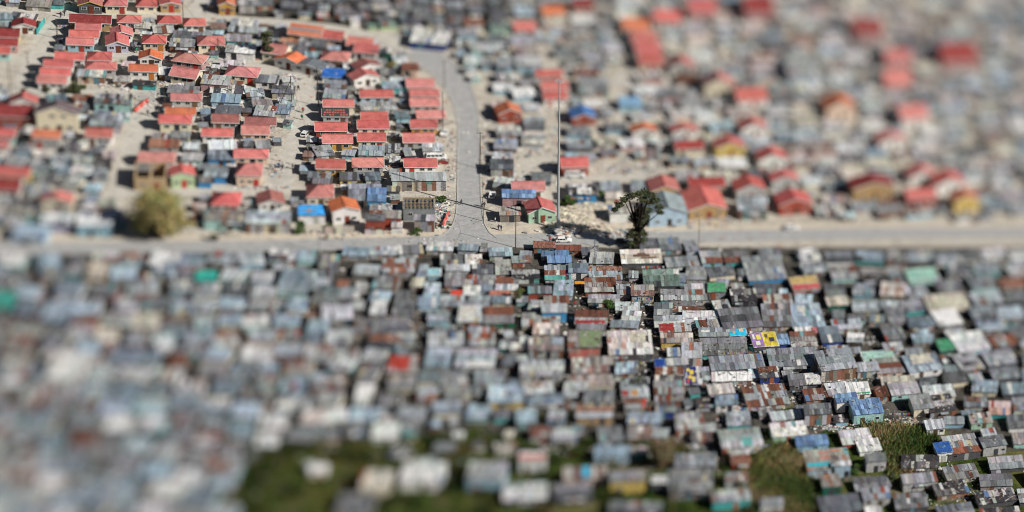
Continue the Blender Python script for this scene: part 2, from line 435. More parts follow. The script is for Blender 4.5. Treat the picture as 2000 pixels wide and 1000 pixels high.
# kind, xl, xr, roof top, front eave, foot, roof, wall, rot, label, options
HOUSE_LIST = [
    ('G', 152, 202, -4, 10, 27, 'r', 'd', 6, 'red-roofed house with yellow gable over a black open front at the top edge', dict(apex=2, trim=(.5, .42, .12))),
    ('H', 204, 250, -6, 11, 27, 'r', 'c', 4, 'cream house with red hipped roof right of the yellow-gabled one at the top edge', dict(hip=.3)),
    ('H', 266, 309, -4, 12, 26, 'r', 'c', 4, 'cream house with a small red door between cream and tan houses at the top edge', dict(hip=.3, doorc=(.35, .04, .03))),
    ('G', 312, 356, -5, 9, 25, 'r', 't', 8, 'tan brick house with red door and white windows at the top edge', dict(apex=4, doorc=(.38, .04, .03))),
    ('G', 426, 462, -2, 10, 30, 'o', 'o', 4, 'house with orange roof and golden upper gable beside the far dirt road', dict(apex=3)),
    ('E', 136, 219, 29, 44, 60, 'd', 't', 3, 'long dark red roof on a tan building beside the far left lane', {}),
    ('E', 148, 199, 46, 58, 74, 'r', 'e', 3, 'red-roofed grey house tucked just below the long dark red building', {}),
    ('E', 136, 195, 60, 72, 88, 'r', 'w', 3, 'white-edged red roof directly above the sky blue house', {}),
    ('E', 130, 185, 74, 87, 101, 'r', 'b', 3, 'sky blue house with red roof and two dark windows', {}),
    ('H', 229, 278, 32, 46, 56, 'r', 'w', 6, 'hipped red roof, first of the three hipped houses along the upper dirt road', dict(hip=.25)),
    ('H', 308, 356, 33, 48, 58, 'r', 'w', 6, 'hipped red roof, middle of the three hipped houses along the upper dirt road', dict(hip=.25)),
    ('H', 358, 404, 36, 50, 62, 'r', 'w', 6, 'hipped red roof, last of the three hipped houses along the upper dirt road', dict(hip=.25)),
    ('G', 216, 262, 49, 68, 84, 'p', 'w', 8, 'pinkish red gabled roof directly behind the lilac house', dict(apex=61)),
    ('G', 207, 254, 63, 88, 103, 'r', 'l', 8, 'lilac house with white gable trim and red roof', dict(apex=80)),
    ('H', 278, 326, 68, 84, 100, 'r', 'p', 4, 'peach orange house with hipped red roof and orange door', dict(hip=.2, doorc=(.42, .16, .04))),
    ('H', 386, 441, 70, 87, 103, 'r', 'c', 6, 'cream house with hipped red roof facing the open sandy yard', dict(hip=.2)),
    ('E', 107, 167, 102, 116, 132, 'r', 'w', 3, 'topmost of the four stacked red roofs beside the left lane', {}),
    ('E', 86, 145, 117, 130, 147, 'r', 'w', 3, 'second from top of the four stacked red roofs beside the left lane', {}),
    ('E', 79, 140, 133, 146, 162, 'r', 'w', 3, 'third from top of the four stacked red roofs beside the left lane', {}),
    ('E', 73, 132, 149, 162, 177, 'r', 'w', 3, 'white house with red roof next to the round dark green bush', {}),
    ('H', 170, 220, 101, 117, 130, 'r', 'w', 6, 'hipped red roof right of the topmost stacked red roof', dict(hip=.2)),
    ('H', 166, 229, 121, 135, 151, 'r', 'g', 6, 'grey walled house with hipped red roof behind the rusty shack', dict(hip=.5)),
    ('G', 271, 319, 97, 115, 130, 'o', 'w', 4, 'orange roof with broad white gable behind a white house', dict(apex=107)),
    ('E', 252, 310, 126, 139, 156, 'o', 'w', 4, 'white house with flat orange roof strip and orange door', dict(doorc=(.45, .16, .04))),
    ('H', 335, 397, 104, 121, 137, 'p', 'h', -12, 'pale pinkish house with broad hipped roof and small red door', dict(hip=.25, doorc=(.40, .05, .04))),
    ('E', 331, 385, 133, 150, 166, 'p', 'c', -14, 'tilted pink red roof on a cream house behind grey scrap roofs', {}),
    ('H', 439, 504, 130, 148, 164, 'p', 'c', -6, 'wide cream house with hipped pink red roof and a red door at its corner', dict(hip=.25, doorc=(.45, .05, .04))),
    ('H', 334, 395, 184, 198, 209, 'p', 'g', 4, 'grey house whose hipped red roof shows dark holes', dict(hip=.9)),
    ('E', 323, 384, 210, 223, 236, 'o', 'w', 4, 'orange roof squeezed behind the wide cream house by the lane', {}),
    ('H', 311, 376, 224, 240, 258, 'r', 'c', 4, 'wide cream house with hipped red roof at the bend of the sandy lane', dict(hip=.9)),
    ('E', 414, 468, 223, 239, 252, 'b', 'g', 3, 'faded red roof right of the wide cream house', {}),
    ('E', 478, 541, 229, 244, 258, 'b', 'g', 3, 'brownish red roof at the left edge of the sandy street', {}),
    ('E', 472, 528, 245, 262, 276, 'p', 'p', 3, 'pink red roof directly below the brownish red roof', {}),
    ('G', 24, 72, 34, 52, 66, 'd', 'w', 8, 'dark red gabled roof with white front beside the teal fence', dict(apex=45)),
    ('E', -8, 40, 56, 72, 88, 'd', 'y', 3, 'dark red roof with bright yellow side wall at the left edge', {}),
    ('E', -12, 37, 75, 89, 104, 'd', 'h', 3, 'dark red roof with pinkish side wall at the left edge', {}),
    ('E', -20, 22, 91, 104, 118, 'r', 'a', 3, 'small red roof over aqua walls at the left edge', {}),
    ('G', 19, 76, 179, 201, 216, 'r', 'w', 8, 'red gabled roof with white front left of the double-storey house', dict(apex=190)),
    ('E', -8, 66, 205, 228, 252, 'd', 'r', 3, 'dark red house with dark red walls at the left edge', {}),
    ('G', 71, 157, 196, 221, 260, 'm', 'c', 6, 'double-storey pale cream house with dull maroon gabled roof', dict(apex=207, storeys=2, nm='double_storey_house')),
    ('E', -10, 33, 251, 266, 282, 'r', 'a', 3, 'red roof over a pale aqua wall at the left edge, above a twin', {}),
    ('E', 64, 121, 254, 269, 292, 'o', 'g', 3, 'orange roof on a grey walled house below the double-storey house', {}),
    ('E', 167, 222, 251, 268, 286, 'r', 'w', 3, 'red roof with white side wall right at the edge of the sandy lane', {}),
    ('E', -30, 20, 273, 288, 304, 'r', 'w', 3, 'partly cut off red roof at the left edge, lower of a pair', {}),
    ('E', 394, 457, 251, 266, 280, 'r', 'w', 3, 'white house with red roof in front of the faded red roof', {}),
    ('H', 270, 343, 297, 315, 328, 'p', 'p', 4, 'pink red roof behind the roofless tan walls', dict(hip=.85)),
    ('G', 333, 384, 320, 343, 367, 'r', 'n', 12, 'lime green house with red door and red gabled roof', dict(apex=336, doorc=(.40, .05, .04))),
    ('H', 457, 525, 291, 308, 322, 'p', 'p', 3, 'peach house with pink red roof, upper of the two peach ones by the street', dict(hip=.9)),
    ('H', 460, 513, 319, 343, 365, 'p', 'p', 3, 'peach house with red door, lower of the two peach ones by the street', dict(hip=.3, doorc=(.42, .05, .04))),
    ('E', -10, 61, 326, 343, 362, 'r', 'y', 3, 'red roof with pale yellow side wall at the left edge', {}),
    ('E', -10, 42, 350, 372, 390, 'd', 'w', 3, 'deep red roof at the left edge, just below a red roof with yellow wall', {}),
    ('G', 80, 143, 372, 394, 412, 'r', 'c', 4, 'red gabled roof standing alone left of the round olive tree', dict(apex=385)),
    ('H', 411, 470, 376, 400, 413, 'r', 'g', 3, 'grey house with hipped red roof behind the aqua house', dict(hip=.15)),
    ('G', 504, 558, 370, 398, 414, 'b', 'w', 10, 'white house with faded brownish red gabled roof by the main road', dict(apex=390)),
    ('H', 598, 653, 361, 385, 404, 'p', 'c', 4, 'cream house with pink red hipped roof behind the bright blue roof', dict(hip=.2)),
    ('G', 648, 705, 384, 412, 437, 'o', 'w', 14, 'white house with vivid orange red gabled roof and brown door by the main road', dict(apex=404, doorc=(.20, .05, .03))),
    ('E', 617, 676, 311, 329, 346, 'r', 'o', 3, 'golden orange house with red roof behind patchwork shacks', {}),
    ('H', 688, 751, 308, 325, 340, 'p', 'g', 3, 'bare grey block house with pink red roof, middle of its row', dict(hip=.9)),
    ('E', 789, 855, 311, 327, 338, 'r', 'w', 3, 'white house with red roof and red door above the long plank shack', dict(doorc=(.42, .05, .04))),
    ('E', 630, 690, 262, 279, 295, 'r', 'o', 3, 'ochre yellow house with red roof at the edge of the sandy street', {}),
    ('E', 698, 755, 263, 279, 288, 'r', 'c', 3, 'cream house with red roof in the middle column, behind a big grey tin roof', {}),
    ('E', 787, 850, 262, 280, 290, 'r', 'g', 3, 'red roof behind the pale shack where the white minibus stands', {}),
    ('E', 615, 679, 239, 256, 268, 'r', 'r', 3, 'red house with dark brick red walls beside the sandy street', {}),
    ('E', 698, 761, 236, 252, 263, 'r', 'c', 3, 'cream house with red roof directly behind the middle cream one', {}),
    ('E', 802, 856, 234, 250, 263, 'r', 'o', 3, 'ochre yellow house with red roof next to the parked white pickup', {}),
    ('E', 631, 693, 194, 208, 222, 'p', 'c', 3, 'red roof on a cream house behind the roof with missing tiles', {}),
    ('E', 629, 683, 212, 227, 240, 'k', 'g', 3, 'grey house with dark unfinished roof holding scattered red tiles', dict(roofmark='tiles')),
    ('E', 703, 770, 176, 190, 202, 'r', 'j', 3, 'pale blue house with red roof near the white corner house', {}),
    ('E', 705, 759, 220, 235, 246, 'r', 'p', 3, 'red roof in the middle column just behind two cream houses', {}),
    ('E', 794, 850, 155, 171, 182, 'p', 'c', 3, 'pink roof at the top of the column along the curving road', {}),
    ('H', 801, 861, 176, 190, 200, 'p', 'c', 3, 'pink hipped roof, second in the column along the curving road', dict(hip=.9)),
    ('H', 801, 862, 192, 207, 219, 'p', 'g', 3, 'pink hipped roof on grey walls, third in the column along the curving road', dict(hip=.9)),
    ('H', 814, 872, 215, 230, 242, 'p', 'g', 3, 'pink hipped roof set nearest to the curving road', dict(hip=.9)),
    ('G', 690, 744, 134, 153, 170, 'r', 'w', 24, 'bright white house turned to the side with two barred windows', dict(apex=144)),
    ('G', 696, 748, 114, 132, 146, 'b', 'w', 24, 'brownish red gabled roof directly behind the bright white turned house', dict(apex=124)),
    ('G', 533, 590, 101, 121, 136, 'o', 'w', -28, 'white house with orange roof turned towards the dirt yard', dict(apex=112)),
    ('G', 569, 630, 115, 131, 146, 'g', 'w', -25, 'white house with dark grey roof beside the orange-roofed turned one', dict(apex=126)),
    ('E', 510, 558, 86, 104, 122, 'p', 'c', -16, 'cream house with red door and pink red roof under the dark tree', dict(doorc=(.42, .05, .04))),
    ('E', 562, 628, 49, 69, 84, 'o', 'o', -14, 'ochre house whose orange roof has a wide grey stripe', dict(roofmark='stripe')),
    ('E', 626, 670, 60, 76, 90, 'r', 'p', -14, 'peach house with red roof beside the dirt road, right of the striped roof', {}),
    ('E', 676, 728, 73, 90, 104, 'p', 'l', -12, 'pink roof at the bend of the road, rear of a pair', {}),
    ('E', 690, 739, 86, 103, 118, 'r', 'w', -12, 'red roof with white wall at the bend of the road, front of a pair', {}),
    ('H', 625, 681, 100, 117, 130, 'p', 'h', -8, 'pink hipped roof among grey shacks below the road bend', dict(hip=.3)),
    ('E', 1047, 1100, 137, 151, 162, 'r', 'g', 3, 'uppermost of the three vivid red roofs in front of the mast', {}),
    ('E', 1058, 1111, 160, 176, 186, 'r', 'g', 3, 'middle of the three vivid red roofs in front of the mast', {}),
    ('E', 1062, 1110, 178, 193, 206, 'r', 'w', 3, 'lowest of the three vivid red roofs in front of the mast', {}),
    ('G', 972, 1021, 198, 222, 240, 'o', 'r', 10, 'orange brick house with light red gabled roof right of the tar side road', dict(apex=212, nm='brick_house')),
    ('G', 1116, 1166, 205, 230, 245, 'u', 'r', 6, 'brick red house with bright blue gabled roof', dict(apex=222, nm='brick_house')),
    ('E', 1095, 1151, 307, 326, 345, 'r', 'r', 3, 'brick red house with red roof and a white minibus in front', dict(nm='brick_house')),
    ('E', 1000, 1066, 354, 372, 390, 'p', 'w', 3, 'long pink roof behind the blue lean-to by the side road', {}),
    ('G', 1030, 1087, 384, 415, 435, 'r', 'm', 8, 'mint green house with brown door and white trimmed red roof', dict(apex=404, doorc=(.22, .05, .03), trim=(.7, .7, .68))),
    ('G', 1234, 1284, 240, 257, 272, 'o', 'w', 4, 'blurred light red gable, first right of the far dirt yard', dict(apex=250)),
    ('G', 1312, 1364, 240, 257, 270, 'r', 'w', 4, 'blurred light red gable above the cream maroon-roofed house', dict(apex=250)),
    ('E', 1319, 1376, 275, 291, 307, 'd', 'c', 3, 'cream house with maroon roof, blurred, in the right half', {}),
    ('G', 1397, 1456, 264, 288, 306, 'r', 'y', 4, 'yellow house with pinkish red gable, blurred', dict(apex=278)),
    ('G', 1480, 1538, 284, 312, 330, 'r', 'w', 4, 'red gabled roof right of the yellow house, blurred', dict(apex=300)),
    ('G', 1270, 1329, 341, 373, 388, 'r', 'o', 4, 'red roof with golden gable directly behind the large blue-grey roof', dict(apex=363)),
    ('G', 1266, 1344, 372, 417, 442, 's', 'j', 4, 'large blue-grey double slope roof over pale blue walls by the main road', dict(apex=404, trim=(.4, .43, .45))),
    ('E', 1346, 1418, 347, 365, 382, 'd', 'x', 3, 'deep red roof directly behind the ochre brick house', {}),
    ('G', 1344, 1421, 362, 409, 427, 'r', 't', 5, 'ochre brick house with big red gabled roof and two windows', dict(apex=398, doorc=(.25, .05, .03), nm='brick_house')),
    ('G', 1436, 1497, 341, 371, 392, 'r', 'g', 5, 'grey house with bright red gable between the ochre brick and rusty red houses', dict(apex=360)),
    ('G', 1506, 1561, 330, 353, 370, 'r', 'g', 5, 'red gable behind the rusty red house near the main road', dict(apex=344)),
    ('G', 1520, 1587, 368, 399, 419, 'r', 'r', 5, 'rusty red house with light red gable near the main road', dict(apex=388, nm='brick_house')),
    ('G', 1664, 1748, 338, 366, 392, 'd', 't', 5, 'orange brown house with dark red roof, strongly blurred', dict(apex=356, nm='brick_house')),
    ('G', 1715, 1770, 252, 277, 292, 'r', 'w', 5, 'blurred red roof high above the orange brown house', dict(apex=267)),
    ('G', 1775, 1830, 318, 345, 360, 'p', 'w', 5, 'blurred pinkish roof, left of the pair at the far right', dict(apex=333)),
    ('G', 1826, 1886, 330, 360, 378, 'r', 'w', 5, 'blurred red roof, right of the pair at the far right', dict(apex=348)),
    ('E', 1772, 1830, 368, 388, 402, 'r', 'r', 5, 'blurred crimson roof below the pinkish pair at the far right', {}),
    ('G', 1862, 1912, 366, 392, 414, 'o', 'y', 5, 'blurred yellow orange house at the far right', dict(apex=382)),
    ('E', 1005, 1048, 44, 60, 70, 'r', 'g', 3, 'small blurred red roof near the top middle', {}),
    ('E', 1060, 1104, 12, 28, 40, 'o', 'c', 3, 'blurred orange roof near the top middle', {}),
    ('E', 1120, 1160, -4, 18, 30, 'd', 'p', 3, 'blurred dark red roof at the top edge, right of an orange one', {}),
    ('E', 1215, 1268, 36, 58, 72, 'o', 'w', -8, 'blurred orange red roof, top of the staggered red row', {}),
    ('E', 1232, 1284, 62, 82, 94, 'r', 'w', -8, 'blurred red roof, second in the staggered red row', {}),
    ('E', 1240, 1292, 84, 104, 116, 'r', 'w', -8, 'blurred red roof, third in the staggered red row', {}),
    ('E', 1246, 1296, 106, 126, 140, 'r', 'p', -8, 'blurred red roof, lowest in the staggered red row', {}),
    ('E', 1276, 1330, 20, 42, 60, 'r', 'g', -8, 'blurred red roof right of the orange red one at the top', {}),
    ('E', 1345, 1400, -2, 24, 44, 'r', 'h', -6, 'blurred dull red roof near the dark top edge', {}),
    ('E', 1455, 1512, -8, 26, 46, 'd', 'h', -6, 'blurred dark red roof under the dark top corner', {}),
    ('G', 1306, 1356, 106, 132, 148, 'p', 'g', -4, 'lone blurred round pink roof right of the staggered row', dict(apex=120)),
    ('G', 1374, 1434, 136, 168, 192, 'p', 'c', -4, 'blurred pink roof with cream wall facing the dirt yard', dict(apex=152)),
    ('E', 1440, 1500, 172, 196, 210, 'r', 'w', 3, 'blurred red roof right of the pink and cream house', {}),
    ('G', 1446, 1500, 226, 252, 268, 'r', 'w', 3, 'blurred pale red gable above the red roof row', dict(apex=240)),
    ('G', 1612, 1672, 180, 212, 234, 'o', 'p', 3, 'blurred orange peach house alone in the upper right', dict(apex=198)),
    ('E', 1668, 1726, 38, 66, 84, 'd', 'h', -5, 'blurred dull red roof in the dark upper right', {}),
    ('E', 1730, 1782, 96, 122, 136, 'p', 'h', -5, 'blurred dusty pink roof in the dark upper right, upper of two', {}),
    ('E', 1728, 1780, 138, 164, 178, 'p', 'h', -5, 'blurred dusty pink roof in the dark upper right, lower of two', {}),
    ('E', 1840, 1910, 84, 120, 140, 'd', 'h', -5, 'blurred maroon roof close to the black right corner', {}),
    ('E', 1760, 1815, 205, 232, 250, 'p', 'w', 3, 'blurred pale pink roof above the far right red cluster', {}),
]


# ------------------------------------------------------------------ occupancy, in 4 px cells of the photo, keeps filler shacks off streets and off other things
CELL = 4
OX, OY, OW, OH = -640, -260, 830, 390
occ = bytearray(OW * OH)


def cells(x0, x1, y0, y1):
    for j in range(int((y0 - OY) / CELL), int((y1 - OY) / CELL) + 1):
        for i in range(int((x0 - OX) / CELL), int((x1 - OX) / CELL) + 1):
            if 0 <= i < OW and 0 <= j < OH:
                yield j * OW + i


def mark(x0, x1, y0, y1):
    for k in cells(x0, x1, y0, y1):
        occ[k] = 1


def used(x0, x1, y0, y1):
    n = t = 0
    for k in cells(x0, x1, y0, y1):
        n += occ[k]
        t += 1
    return n / max(t, 1)


def lerp_path(path, step=10):
    out = []
    for (a, b) in zip(path, path[1:]):
        n = max(1, int(math.dist(a[:2], b[:2]) / step))
        for k in range(n):
            t = k / n
            out.append(tuple(a[i] + (b[i] - a[i]) * t for i in range(len(a))))
    out.append(path[-1])
    return out


def smooth_path(p, times=2):
    for _ in range(times):
        q = [p[0]]
        for a, b in zip(p, p[1:]):
            q.append(tuple(.75 * x + .25 * y for x, y in zip(a, b)))
            q.append(tuple(.25 * x + .75 * y for x, y in zip(a, b)))
        q.append(p[-1])
        p = q
    return p


def strip(name, path, material, z, kerb=False, horizontal=False, noise_amt=.0):
    """a road laid along photo points (x, y, width in px): sheet on the ground, ends carried past the frame"""
    p = smooth_path(path)
    mb = MB()
    left, right = [], []
    r2 = random.Random(len(path) * 13 + int(path[0][0]))
    for x, y, wd in p:
        h = wd / 2 * (1 + r2.uniform(-noise_amt, noise_amt))
        if horizontal:
            a, b = G(x, y - h), G(x, y + h)
        else:
            a, b = G(x - h, y), G(x + h, y)
        left.append((a.x, a.y, z)); right.append((b.x, b.y, z))
    for k in range(len(p) - 1):
        mb.face([left[k], right[k], right[k + 1], left[k + 1]] if not horizontal else [left[k], left[k + 1], right[k + 1], right[k]], (.5, .5, .5))
    for x, y, wd in lerp_path(p, 6):
        if horizontal:
            mark(x - 4, x + 4, y - wd / 2, y + wd / 2)
        else:
            mark(x - wd / 2, x + wd / 2, y - 3, y + 3)
    o = mb.build(name, material)
    # normals up
    for pl in o.data.polygons:
        if pl.normal.z < 0:
            o.data.flip_normals()
            break
    o['kind'] = 'structure'
    if kerb:
        km = MB()
        for side in (left, right):
            for a, b in zip(side, side[1:]):
                a, b = Vector(a), Vector(b)
                d = (b - a)
                if d.length < .05:
                    continue
                nrm = Vector((-d.y, d.x, 0)).normalized() * .12
                km.solid([a - nrm, b - nrm, b + nrm, a + nrm] + [v + Vector((0, 0, .13)) for v in (a - nrm, b - nrm, b + nrm, a + nrm)],
                         [(4, 5, 6, 7), (0, 1, 5, 4), (1, 2, 6, 5), (2, 3, 7, 6), (3, 0, 4, 7)], (.40, .39, .37))
        k = km.build('kerb', STONE)
        k['kind'] = 'structure'
    return o


# ------------------------------------------------------------------ ground: one fine sheet under the picture, a coarse one out to the horizon
def inside(pt, poly):
    x, y = pt
    r = False
    for (x1, y1), (x2, y2) in zip(poly, poly[1:] + poly[:1]):
        if (y1 > y) != (y2 > y) and x < (x2 - x1) * (y - y1) / (y2 - y1) + x1:
            r = not r
    return r


def ground_tone(x, y):
    """(dirt with gap shade painted in, grass) at a photo pixel"""
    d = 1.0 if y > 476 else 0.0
    if y < 58 and 420 < x < 1000:
        d = .8
    g = 0.0
    for poly in GRASS:
        if inside((x, y), poly):
            g = 1.0
    for (cx, cy, rx, ry) in GRASS_SPOTS:
        q = ((x - cx) / rx) ** 2 + ((y - cy) / ry) ** 2
        if q < 1.6:
            g = max(g, min(1.0, 1.6 - q))
    return d, g


mb = MB()
NX, NY = 150, 110
pts = [[None] * (NX + 1) for _ in range(NY + 1)]
tone = [[None] * (NX + 1) for _ in range(NY + 1)]
for j in range(NY + 1):
    for i in range(NX + 1):
        x, y = -500 + 3000 * i / NX, -400 + 1750 * j / NY
        p = G(x, y)
        pts[j][i] = (p.x, p.y, 0.0)
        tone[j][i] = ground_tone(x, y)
me = bpy.data.meshes.new('ground')
verts = [p for row in pts for p in row]
idx = lambda i, j: j * (NX + 1) + i
faces = [(idx(i, j + 1), idx(i + 1, j + 1), idx(i + 1, j), idx(i, j)) for j in range(NY) for i in range(NX)]
# rim that carries the same sheet out to the horizon
far = 12000.0
b0 = len(verts)
corner = {(0, 0): (-far, far, 0), (NX, 0): (far, far, 0), (NX, NY): (far, -far, 0), (0, NY): (-far, -far, 0)}
verts += [corner[(0, 0)], corner[(NX, 0)], corner[(NX, NY)], corner[(0, NY)]]
for i in range(NX):
    pass
faces.append(tuple([idx(i, 0) for i in range(NX + 1)] + [b0 + 1, b0]))
faces.append(tuple([idx(NX, j) for j in range(NY + 1)] + [b0 + 2, b0 + 1]))
faces.append(tuple([idx(i, NY) for i in range(NX, -1, -1)] + [b0 + 3, b0 + 2]))
faces.append(tuple([idx(0, j) for j in range(NY, -1, -1)] + [b0, b0 + 3]))
me.from_pydata(verts, [], faces)
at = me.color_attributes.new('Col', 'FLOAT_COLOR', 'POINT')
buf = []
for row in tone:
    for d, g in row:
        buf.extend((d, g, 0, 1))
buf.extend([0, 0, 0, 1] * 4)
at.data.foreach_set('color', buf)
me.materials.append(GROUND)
bm = bmesh.new(); bm.from_mesh(me)
bmesh.ops.recalc_face_normals(bm, faces=bm.faces)
if sum(f.normal.z for f in bm.faces) < 0:
    bmesh.ops.reverse_faces(bm, faces=bm.faces)
bm.to_mesh(me); bm.free()
go = bpy.data.objects.new('ground', me)
COL.objects.link(go)
go['kind'] = 'structure'

for nm, path, m, z, kerb, hor, na in ROADS:
    strip(nm, path, {'road': ROAD, 'street': STREET, 'verge': VERGE}[m], z, kerb, hor, na)

# ------------------------------------------------------------------ palettes
RED = {'r': (.56, .13, .115), 'p': (.60, .20, .18), 'o': (.60, .165, .075), 'd': (.27, .042, .04), 'b': (.33, .125, .11), 'm': (.17, .12, .12),
       'g': (.17, .18, .20), 's': (.30, .33, .36), 'u': (.07, .15, .38), 'k': (.05, .05, .055), 'w': (.62, .61, .58)}
WALL = {'w': (.82, .81, .79), 'c': (.76, .69, .53), 'y': (.66, .49, .15), 'o': (.56, .33, .08), 'g': (.46, .46, .455), 'p': (.70, .53, .42),
        'l': (.50, .48, .64), 'b': (.30, .50, .62), 'm': (.38, .56, .43), 'n': (.48, .62, .38), 'r': (.33, .07, .045), 'k': (.035, .035, .04),
        't': (.45, .30, .15), 'a': (.38, .60, .58), 'q': (.08, .42, .42), 'e': (.40, .42, .43), 'u': (.06, .28, .55), 'd': (.10, .10, .11),
        'i': (.30, .15, .10), 's': (.33, .38, .42), 'v': (.03, .06, .24), 'f': (.02, .12, .09), 'x': (.26, .22, .18), 'h': (.50, .30, .30), 'j': (.42, .56, .68)}

# tin sheet palettes: list of (weight, colour, rust)
PAL = {
    'g': [(5, (.255, .285, .315), .10), (3, (.33, .355, .38), .06), (1.4, (.16, .175, .195), .2), (.5, (.22, .13, .10), .5)],
    'l': [(5, (.43, .455, .475), .05), (3, (.52, .53, .53), .04), (1.5, (.30, .32, .34), .2)],
    'b': [(5, (.25, .325, .395), .05), (3, (.33, .40, .46), .04), (1, (.20, .25, .31), .1)],
    'B': [(5, (.13, .22, .39), .05), (3, (.19, .29, .45), .04)],
    'r': [(2.0, (.175, .068, .047), .45), (3.4, (.30, .315, .33), .25), (1, (.28, .13, .09), .5), (2, (.40, .40, .39), .15)],
    'm': [(5, (.27, .29, .31), .2), (3, (.36, .375, .385), .15), (1.3, (.215, .085, .055), .5), (1, (.43, .42, .38), .15), (1, (.15, .155, .165), .2)],
    'R': [(3.0, (.165, .062, .042), .4), (1, (.24, .11, .08), .5), (.8, (.38, .37, .36), .3), (1.6, (.29, .29, .29), .35), (.7, (.11, .045, .034), .3)],
    'd': [(4, (.115, .125, .14), .15), (3, (.18, .19, .205), .2), (1, (.30, .31, .32), .2)],
    'w': [(5, (.70, .70, .69), .02), (3, (.60, .61, .61), .05)],
    'c': [(5, (.62, .59, .50), .05), (3, (.52, .49, .42), .1)],
    'G': [(4, (.14, .20, .175), .1), (3, (.20, .26, .235), .15)],
    'k': [(3, (.04, .04, .045), .1), (2, (.40, .40, .38), .1), (2, (.10, .10, .11), .2)],
    't': [(2.4, (.24, .085, .055), .45), (2, (.14, .40, .37), .1), (3, (.30, .33, .345), .15)],
    'p': [(4, (.42, .36, .345), .2), (2, (.31, .195, .165), .4), (2, (.48, .46, .44), .15), (1, (.30, .31, .32), .2)],
    'n': [(3, (.25, .235, .215), .15), (3, (.33, .31, .285), .1), (.8, (.40, .20, .13), .2)],
    'x': [(3, (.50, .51, .51), .1), (2.4, (.26, .28, .295), .2), (1, (.215, .085, .055), .5), (1.6, (.06, .06, .07), .1), (1, (.62, .60, .54), .05)],
}
LOOK = {'g': 'grey', 'l': 'pale grey', 'b': 'bluish grey', 'B': 'blue painted', 'r': 'rusty red and grey', 'm': 'rust streaked grey', 'R': 'deep rust', 'd': 'dark grey',
        'w': 'white', 'c': 'cream', 'G': 'dull green', 'k': 'black and white patched', 't': 'rust and teal patched', 'p': 'pinkish rust', 'n': 'brown grey', 'x': 'cluttered patchwork'}
WLOOK = {'w': 'white', 'c': 'cream', 'y': 'yellow', 'o': 'orange', 'g': 'grey', 'p': 'peach', 'l': 'lilac', 'b': 'sky blue', 'm': 'mint', 'n': 'lime', 'r': 'brick red',
         'k': 'black', 't': 'tan', 'a': 'aqua', 'q': 'teal', 'e': 'bare tin', 'u': 'bright blue', 'd': 'dark', 'i': 'rusty', 's': 'steel blue', 'v': 'navy', 'f': 'dark green',
         'x': 'plank', 'h': 'dusty pink', 'j': 'pale blue'}


def pick(pal):
    t = sum(q[0] for q in pal)
    k = rnd.uniform(0, t)
    for q in pal:
        k -= q[0]
        if k <= 0:
            return jit(q[1], .2) + (max(0, min(1, q[2] + rnd.uniform(-.12, .12))),)
    return jit(pal[0][1]) + (pal[0][2],)


# ------------------------------------------------------------------ shacks
ALLSHACKS = []      # everything placed, drawn later (largest as things, the rest as one mass)


def shack(xl, xr, yb, yf, wall=12, pal='g', wc='e', rot=0.0, label=None, extra=None, auto=False):
    """a tin shack whose roof fills xl..xr by yb..yf in the photo, its front wall `wall` px high under it"""
    rot = rot + max(-7, min(8, (((xl + xr) / 2 - 1000) / 700.0) * 5.0)) + (0 if auto else rnd.uniform(-2.5, 2.5) if label else rnd.uniform(-7, 7))
    ALLSHACKS.append(dict(xl=xl, xr=xr, yb=yb, yf=yf, wall=wall, pal=pal, wc=wc, rot=rot, label=label, extra=extra, auto=auto))
    o, ang, kx, ky, kz = local((xl + xr) / 2, yf + wall, rot)
    d = (yf - yb) / (ky + .1 * kz)
    mark(xl - 2, xr + 2, yf + wall - d * ky + 3, yf + wall - 1)


